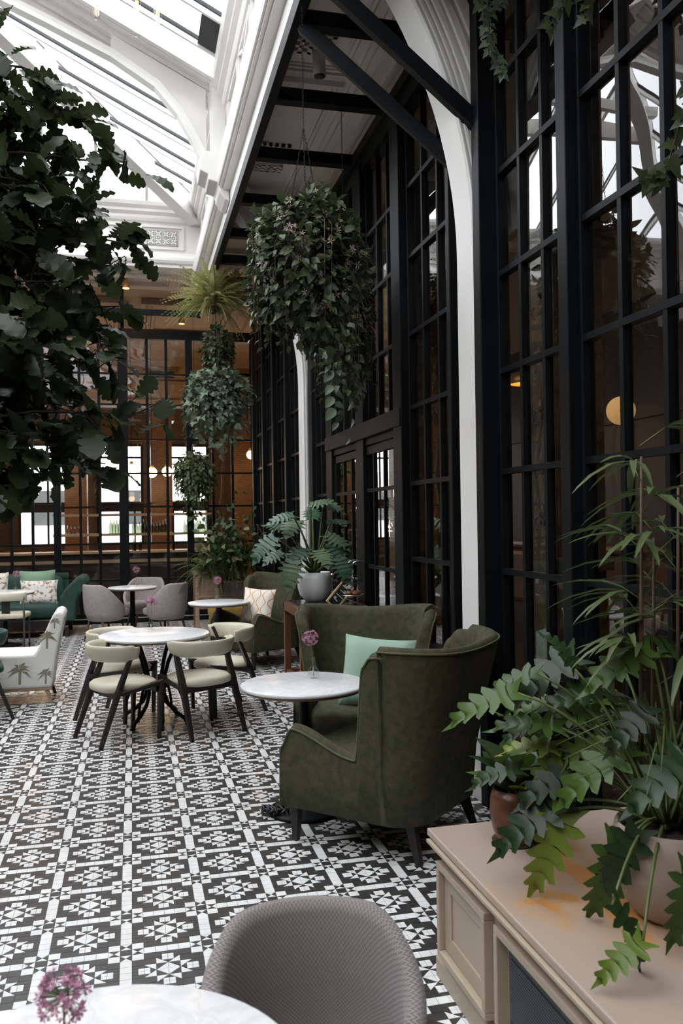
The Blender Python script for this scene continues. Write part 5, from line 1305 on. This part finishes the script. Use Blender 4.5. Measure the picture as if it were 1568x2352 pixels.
def hanging(name, label, c, rx, rz_, n, tmpl, m, size, seed, chain_top=4.84, trail=0, tmpl2=None, m2=None, n2=0, s2=.03, droop=.5, tag_cat='hanging plant', top=None, skew=0., basket=True, squash=1.):
    r_ = random.Random(seed); root = thing(name, label, tag_cat, c); c = Vector(c); ms = []; m2s = []
    st = MB()
    for k in range(n):
        d = rv(r_); rad = r_.uniform(.72,1.03)
        # bumpy silhouette
        rad *= 1+.13*math.sin(5*d.x+seed)*math.cos(4*d.z+2*seed)+.08*math.sin(9*d.y)
        p = Vector((d.x*rx*rad, d.y*rx*rad, d.z*rz_*rad))
        if d.z < 0 and trail: 
            q = r_.random()
            if q < .5: p.z -= abs(r_.gauss(0,.5))*trail; p.x *= 1-.25*min(1,abs(p.z)/(rz_+trail)); 
        p.x += skew*p.z
        dd = (d*.8+rv(r_)*.7+Vector((0,0,-droop))).normalized(); s = size*r_.choice([.5,.65,.8,1.0,1.25])*r_.uniform(.85,1.15)
        ms.append(xform(c+p, dd, d+rv(r_)*.4+Vector((0,0,.5)), s))
    for k in range(n2):
        d = rv(r_); p = c+Vector((d.x*rx, d.y*rx, d.z*rz_))*r_.uniform(.9,1.05); 
        for j in range(4): m2s.append(xform(p+rv(r_)*.025, rv(r_), d+rv(r_)*.5, s2*r_.uniform(.7,1.3)))
    # trailing stems
    for k in range(26):
        a = r_.uniform(0,2*PI); p0 = Vector((rx*.55*math.cos(a), rx*.55*math.sin(a), rz_*.5)); p1 = Vector((rx*1.0*math.cos(a), rx*1.0*math.sin(a), r_.uniform(-.2,.5)*rz_)); p2 = Vector((rx*.95*math.cos(a), rx*.95*math.sin(a), -rz_*r_.uniform(.6,1.1)-trail*r_.uniform(0,.6)))
        st.tube([p0,(p0+p1)/2+Vector((0,0,.05)),p1,(p1+p2)/2,p2], .0022, 4)
        for j in range(5):
            u = j/5+.1; q = c+p1.lerp(p2,u)+rv(r_)*.02; ms.append(xform(q, (Vector((math.cos(a),math.sin(a),-.6))+rv(r_)*.5), Vector((math.cos(a),math.sin(a),.8)), size*r_.uniform(.6,1.1)))
    o = st.obj('stems', MT['stem_brown'], root); o['kind'] = 'stuff'
    if basket:
        MB().lathe([(0,-rx*.5),(rx*.35,-rx*.42),(rx*.55,-rx*.15),(rx*.62,.1*rx),(rx*.58,.1*rx),(0,0)], 20).obj('basket', MT['soil'], root)
        core = MB(); core.lathe([(0,-rz_*.78)]+[(rx*.70*math.sin(PI*k/10), -rz_*.78*math.cos(PI*k/10)) for k in range(1,10)]+[(0,rz_*.78)], 16); co = core.obj('root_ball', MT['soil'], root)
        hook = chain_top-c.z; zt = min(hook-.15, rz_+.42)
        b = MB()
        def chain(a, b_):
            a, b_ = Vector(a), Vector(b_); L = (b_-a).length; n_ = max(2, int(L/.022)); d = (b_-a).normalized(); e = d.orthogonal().normalized(); f = d.cross(e)
            for i in range(n_):
                o_ = a.lerp(b_, (i+.5)/n_); u = e if i % 2 else f; w = d
                pts = [o_+u*.005*math.cos(q)+w*.014*math.sin(q) for q in [2*PI*j/6 for j in range(7)]]; b.tube(pts, .0017, 3, cap=False)
        chain((0,0,zt),(0,0,hook))
        for k in range(3):
            a = k*2.09+.4; chain((0,0,zt),(rx*.5*math.cos(a), rx*.5*math.sin(a), .05))
        b.obj('chain', ST, root)
    if tmpl2 is not None: place_leaves(root, tmpl2, m2, m2s, 120, 'blossom', 'blossoms')
    place_leaves(root, tmpl, m, ms, 300)
    return root
hanging('hanging_basket', 'huge hanging basket of bushy climber with pale blossoms, nearest and largest', (1.055,5.15,3.19), .345, .44, 2900, OVATE, MT['ivy_leaf'], .062, 3, tmpl2=STAR, m2=MT['blossom'], n2=95, s2=.022, trail=.10, droop=.3)
hanging('hanging_plant', 'dark trailing climber hanging right behind the huge basket, long tail of pale leaves', (1.62,6.43,3.16), .22, .46, 800, OVATE, MT['ivy_leaf'], .07, 5, tmpl2=STAR, m2=MT['blossom'], n2=30, s2=.024, trail=.30, droop=.6)
# pale leaf sprays on it
def spray(root, pts, tm, m, n, size, seed, name='stem'):
    r_ = random.Random(seed); pts = [Vector(p) for p in pts]; b = MB(); b.tube([p-root.location for p in pts], .003, 5); b.obj(name, MT['stem_brown'], root); ms = []
    L = len(pts)-1
    for k in range(n):
        u = (k+.5)/n*L; i = min(int(u), L-1); p = pts[i].lerp(pts[i+1], u-i); ax = (pts[i+1]-pts[i]).normalized()
        side = ax.cross(Vector((0,1,0))).normalized()*(1 if k % 2 else -1)
        ms.append(xform(p, side*.9+ax*.6+rv(r_)*.35+Vector((0,0,-.2)), Vector((0,-1,.4))+rv(r_)*.4, size*r_.uniform(.7,1.2)))
    place_leaves(root, tm, m, ms, 60)
hg = thing('trailing_sprig', 'pale green leaf sprig dangling in front of the far white column', 'sprig', (1.50,6.3,2.9))
spray(hg, [(1.50,6.3,2.9),(1.49,6.3,2.65),(1.50,6.28,2.45)], OVATE, MT['ivy_pale'], 9, .11, 3)
hanging('hanging_fern', 'dark hanging pot that carries the yellow green fern below the steel beam', (1.06,11.2,4.40), .10, .10, 10, NEEDLE, MT['fern_leaf'], .05, 8, trail=0)
fr = thing('fern_fronds', 'arching pale fern fronds spilling from the hanging fern pot', 'fern', (1.06,11.2,4.42))
r_ = random.Random(4); ms = []
for k in range(230):
    a = r_.uniform(0,2*PI); el = r_.uniform(-.15,1.25); d = Vector((math.cos(a)*math.cos(el), math.sin(a)*math.cos(el), math.sin(el)))
    ms.append(xform(Vector((1.06,11.2,4.42))+d*.04, d, Vector((0,0,1))+d*-.2, r_.uniform(.42,.62)))
place_leaves(fr, FROND, MT['fern_leaf'], ms, 230, 'frond')
hanging('hanging_ivy', 'dense dark hanging ivy with glossy light tips, middle of the hanging row', (1.04,10.75,3.20), .40, .36, 1500, IVY, MT['ivy_pale'], .08, 9, trail=.42, droop=.3)
hanging('hanging_plant', 'shaggy grey green trailing plant, lowest of the hanging row', (.97,13.6,2.38), .30, .32, 1500, SMALL, MT['box_leaf'], .085, 12, trail=.42, droop=.9)
hanging('hanging_plant', 'thin dark creeper hanging between the fern and the ivy', (1.07,10.9,3.85), .20, .25, 420, IVY, MT['ivy_leaf'], .07, 14, trail=.15, droop=.5)
# trailing ivy at top right, hanging from above the frame
def vine(label, pts_list, seed, size, m):
    root = thing('ivy_vine', label, 'ivy', pts_list[0][0]); r2 = random.Random(seed)
    for i, pts in enumerate(pts_list): spray(root, pts, IVY, m, max(5, int(sum((Vector(a)-Vector(b)).length for a, b in zip(pts, pts[1:]))/.032)), size, seed+i)
vine('variegated ivy strands trailing down in front of the white arch, top right', [[(1.80,4.15,4.85),(1.82,4.12,4.5),(1.80,4.1,4.2),(1.82,4.08,4.02)],[(1.86,4.15,4.85),(1.84,4.15,4.4),(1.86,4.12,4.1),(1.90,4.1,3.93)],[(1.76,4.15,4.85),(1.75,4.1,4.45),(1.78,4.1,4.3)],[(1.95,4.2,4.8),(1.93,4.15,4.45),(1.90,4.12,4.3)]], 21, .060, MT['ivy_pale'])
vine('short ivy sprig hanging before the upper right panes', [[(1.9,3.2,4.2),(1.885,3.2,3.9),(1.87,3.22,3.72)],[(1.9,3.2,4.2),(1.82,3.22,3.85),(1.70,3.24,3.66)]], 25, .06, MT['ivy_leaf'])
vine('dark ivy leaves dangling at the right edge of the photo', [[(1.98,2.62,3.6),(1.97,2.62,3.3),(1.93,2.63,3.0)],[(1.98,2.62,3.3),(1.85,2.66,2.85),(1.78,2.68,2.83)]], 27, .075, MT['ivy_leaf'])

# -- monstera on the console
def potted(name, label, base, leaves, tmpl, m, stem_m, sr=.006, seed=1, leafname='leaf', bow=.12, cat='plant', grp=None, orientn=None):
    r_ = random.Random(seed); root = thing(name, label, cat, base, 0, grp); base = Vector(base); ms = []
    for L in leaves:
        tip, d, s = Vector(L[0]), Vector(L[1]), L[2]; up = Vector(L[3]) if len(L) > 3 else Vector((0,-.45,1))
        p0 = Vector((r_.uniform(-.04,.04), r_.uniform(-.04,.04), 0)); p1 = tip-base; mid = (p0+p1)/2+Vector((0,0,bow*(p1-p0).length))
        pts = []
        for k in range(8):
            u = k/7; pts.append(p0*(1-u)**2+mid*2*u*(1-u)+p1*u*u)
        b = MB(); b.tube(pts, [sr*(1.25-.5*k/7) for k in range(8)], 6); b.obj('stalk', stem_m, root)
        ms.append(xform(tip, d, up, s))
    place_leaves(root, tmpl, m, ms, 300, leafname); return root
LM = [((1.52,8.1,1.66),(-.9,-.1,.0),.30),((1.72,8.2,1.76),(.5,-.3,.25),.30),((1.86,8.25,1.78),(.8,-.3,-.1),.28),((1.34,8.1,1.44),(-.9,-.2,-.55),.38),((1.60,8.3,1.60),(-.4,-.6,-.2),.32),((1.88,8.2,1.45),(.7,-.5,-.2),.32),((1.52,8.1,1.20),(-.35,-.4,-.9),.34),((1.64,8.2,1.32),(-.5,-.5,-.3),.30),((1.90,8.1,1.36),(.5,-.6,-.7),.34),((1.75,8.0,1.30),(.2,-.8,-.3),.28),((1.96,8.3,1.60),(.3,-.8,.1),.26),((1.48,8.3,1.52),(-.5,.2,.3),.28),((1.44,8.3,1.28),(-.8,-.2,-.2),.26),((1.80,8.5,1.62),(.1,.4,.5),.26),((1.93,7.9,1.22),(.3,-.7,-.8),.30)]
LM = [((a[0]*.905-.02, a[1]*.905, 1.67+(a[2]-1.65)*.87), b_, c_*.72) for a, b_, c_ in LM]
potted('monstera', 'big monstera with split leaves in the white pot on the console', (1.59,7.55,1.13), LM, MONST, MT['monstera_leaf'], MT['stem'], .009, 2)

# -- philodendron in the large beige pot: arching stalks with fingered leaves
r_ = random.Random(33); base = (1.455,2.12,.775); LP = []
man = [((1.085,2.30,1.13),(-.95,.1,-.05),.21),((1.16,2.32,1.18),(-.5,.3,-.05),.18),((1.30,2.35,1.215),(-.85,0,-.25),.24),((1.24,2.25,1.20),(-.2,.1,.6),.13),((1.46,2.2,1.25),(-.8,-.1,-.1),.22),((1.48,2.2,1.26),(.8,0,-.1),.20),((1.42,2.15,1.10),(-.7,-.2,-.3),.17),
 ((1.37,2.2,.975),(-.9,-.1,-.3),.24),((1.46,2.0,1.0),(-.8,-.3,-.1),.24),((1.30,2.3,.90),(-.9,-.1,-.1),.22),((1.40,2.3,1.12),(-.8,-.2,.2),.22),((1.34,2.3,.96),(-.8,.2,-.15),.22),((1.21,2.30,.80),(-.85,-.1,-.25),.23),((1.22,2.28,.78),(-.55,-.3,-.75),.24),((1.23,2.45,.92),(-.2,.3,.5),.17),((1.16,2.45,.86),(-.8,.2,0),.16),
 ((1.275,2.08,.765),(-.35,-.15,-.8),.23),((1.31,2.05,.80),(-.6,-.1,-.7),.20),((1.13,1.885,.69),(.42,-.35,-.5),.16),((1.165,1.81,.635),(-.65,-.2,-.15),.14),((1.38,1.92,.74),(-.35,-.35,-.6),.19),
 ((1.22,2.40,1.02),(-.8,.1,-.1),.14),((1.35,2.3,1.06),(-.9,0,.1),.18),((1.50,2.4,1.15),(.3,.4,.4),.20),((1.60,2.2,1.1),(.7,.1,.0),.22),((1.52,2.05,1.0),(-.1,-.5,.3),.18)]
for tip, d, s in man: LP.append((tip, d, s, (.1,-.55,.85)))
for k in range(22):
    a = r_.uniform(-.5,2.9); rr = r_.uniform(.10,.34); p = (1.47+rr*math.cos(a)*.9, 2.2+rr*math.sin(a)*.9, r_.uniform(.98,1.28)-rr*.3)
    LP.append((p, (math.cos(a), math.sin(a), r_.uniform(-.3,.5)), r_.uniform(.13,.20), (0,-.5,.8)))
ph = potted('philodendron', 'large philodendron with deeply fingered glossy leaves in the beige pot', base, LP, XANADU, MT['phil_leaf'], MT['stem'], .0048, 5, bow=.22)
b = MB()
for k in range(60):
    a = r_.uniform(0,2*PI); h = r_.uniform(.12,.32); p1 = Vector((.09*math.cos(a), .09*math.sin(a), 0)); p2 = Vector((.16*math.cos(a), .16*math.sin(a), h)); p3 = Vector(((.22+h*.3)*math.cos(a), (.22+h*.3)*math.sin(a), h*.75)); b.tube([p1*.4, (p1*.4+p2)/2, p2, p3], [.0035,.003,.0025,.001], 5)
o = b.obj('grassy_shoots', MT['stem'], ph); o['kind'] = 'stuff'
# -- lady palm rising behind it
pr = thing('lady_palm', 'tall lady palm with thin drooping green and orange leaf blades, right edge', 'palm', (1.43,2.22,.775)); off = pr.location; ms = []
for (sx, sy, h) in [(0,0,1.04),(.05,.02,.80),(.10,-.03,.95)]:
    b = MB(); b.tube([(sx,sy,0),(sx+.01,sy,h*.5),(sx+.02,sy,h)], [.007,.006,.004], 8); b.obj('cane', MT['stem_brown'], pr)
    n_ = 7
    for k in range(n_):
        z = h*(.45+.58*k/(n_-1)); a0 = r_.uniform(0,2*PI)
        for f in range(1+k%2):
            a = a0+f*2.6; st = Vector((sx+.015,sy,z)); e = st+Vector((math.cos(a)*.07, math.sin(a)*.07, .05)); b = MB(); b.tube([st, e], .0018, 4); b.obj('leaf_stalk', MT['stem'], pr)
            for j in range(4):
                aa = a+(j-1.5)*.42; d = Vector((math.cos(aa), math.sin(aa), r_.uniform(-.1,.55))); ms.append(xform(off+e, d, Vector((0,0,1))+rv(r_)*.15, r_.uniform(.15,.23)))
place_leaves(pr, LANCE, MT['palm_leaf'], ms, 300, 'leaf_blade')
# -- bromeliad style plant in the terracotta pot
LB = []
for k in range(16):
    a = 2.4*k; LB.append(((1.27+.02*math.cos(a),2.735+.02*math.sin(a),.69+.004*k), (math.cos(a),math.sin(a),.5+.06*k), .15+.01*(k%4), (0,0,1)))
potted('rosette_plant', 'small broad-leaved rosette plant growing in the terracotta pot', (1.27,2.735,.665), LB, OVATE, MT['phil_leaf'], MT['stem'], .003, 9, bow=.05)
# -- mixed ferns in the trough behind the far armchair
r_ = random.Random(52); root = thing('mixed_ferns', 'bushy mixed ferns and yellowing shrub growing in the dark trough', 'plant', (1.50,11.85,.77)); ms = []; ms2 = []
for k in range(240):
    a = r_.uniform(0,2*PI); el = r_.uniform(-.35,1.3); x = r_.uniform(-.42,.18); d = Vector((math.cos(a)*math.cos(el)-.35, math.sin(a)*math.cos(el)-.3, math.sin(el))); ms.append(xform(Vector((1.42+x,11.85,.80+r_.uniform(0,.45))), d, (0,0,1), r_.uniform(.24,.42)))
for k in range(360):
    p = Vector((1.30+r_.gauss(0,.20), 11.8+r_.gauss(0,.15), 1.05+abs(r_.gauss(0,.33)))); ms2.append(xform(p, rv(r_)+Vector((0,0,-.2)), rv(r_)+Vector((0,0,1)), r_.uniform(.06,.12)))
place_leaves(root, FROND, MT['mixed_leaf'], ms, 240, 'frond'); place_leaves(root, OVATE, MT['mixed_leaf'], ms2, 60)
b = MB()
for k in range(24): x = r_.uniform(-.3,.35); b.tube([(x,0,0),(x+r_.uniform(-.1,.1),r_.uniform(-.1,.1),.4),(x+r_.uniform(-.2,.2),r_.uniform(-.15,.1),.8)], .004, 4)
o = b.obj('stems', MT['stem_brown'], root); o['kind'] = 'stuff'
root = thing('trailing_fern', 'green fern spilling over the pale planter stand', 'fern', (1.02,12.0,.92)); ms = []
for k in range(70):
    a = r_.uniform(0,2*PI); el = r_.uniform(-.6,1.0); d = Vector((math.cos(a)*math.cos(el)-.25, math.sin(a)*math.cos(el)-.2, math.sin(el))); ms.append(xform(Vector((1.02+r_.uniform(-.12,.12),11.98,.95)), d, (0,0,1), r_.uniform(.3,.5)))
place_leaves(root, FROND, MT['mixed_leaf'], ms, 70, 'frond')
# -- small plants behind the bar
for (x, z, lab) in ((.30,1.80,'small bushy plant in a clay pot on top of the bar shelves'),(1.05,1.80,'spiky plant on top of the bar shelves before the window')):
    root = thing('potted_plant', lab, 'potted plant', (x,17.15,z-.01)); MB().lathe([(0,0),(.06,0),(.08,.13),(.07,.13),(0,.12)], 16).obj('clay_pot', MT['terracotta'], root); ms = []
    for k in range(26): a = 2.4*k; d = Vector((math.cos(a), math.sin(a), .8)); ms.append(xform(Vector((x,17.15,z+.12)), d, (0,0,1), .30 if x < .5 else .45))
    place_leaves(root, NEEDLE if x > .5 else LANCE, MT['box_leaf'], ms, 26)
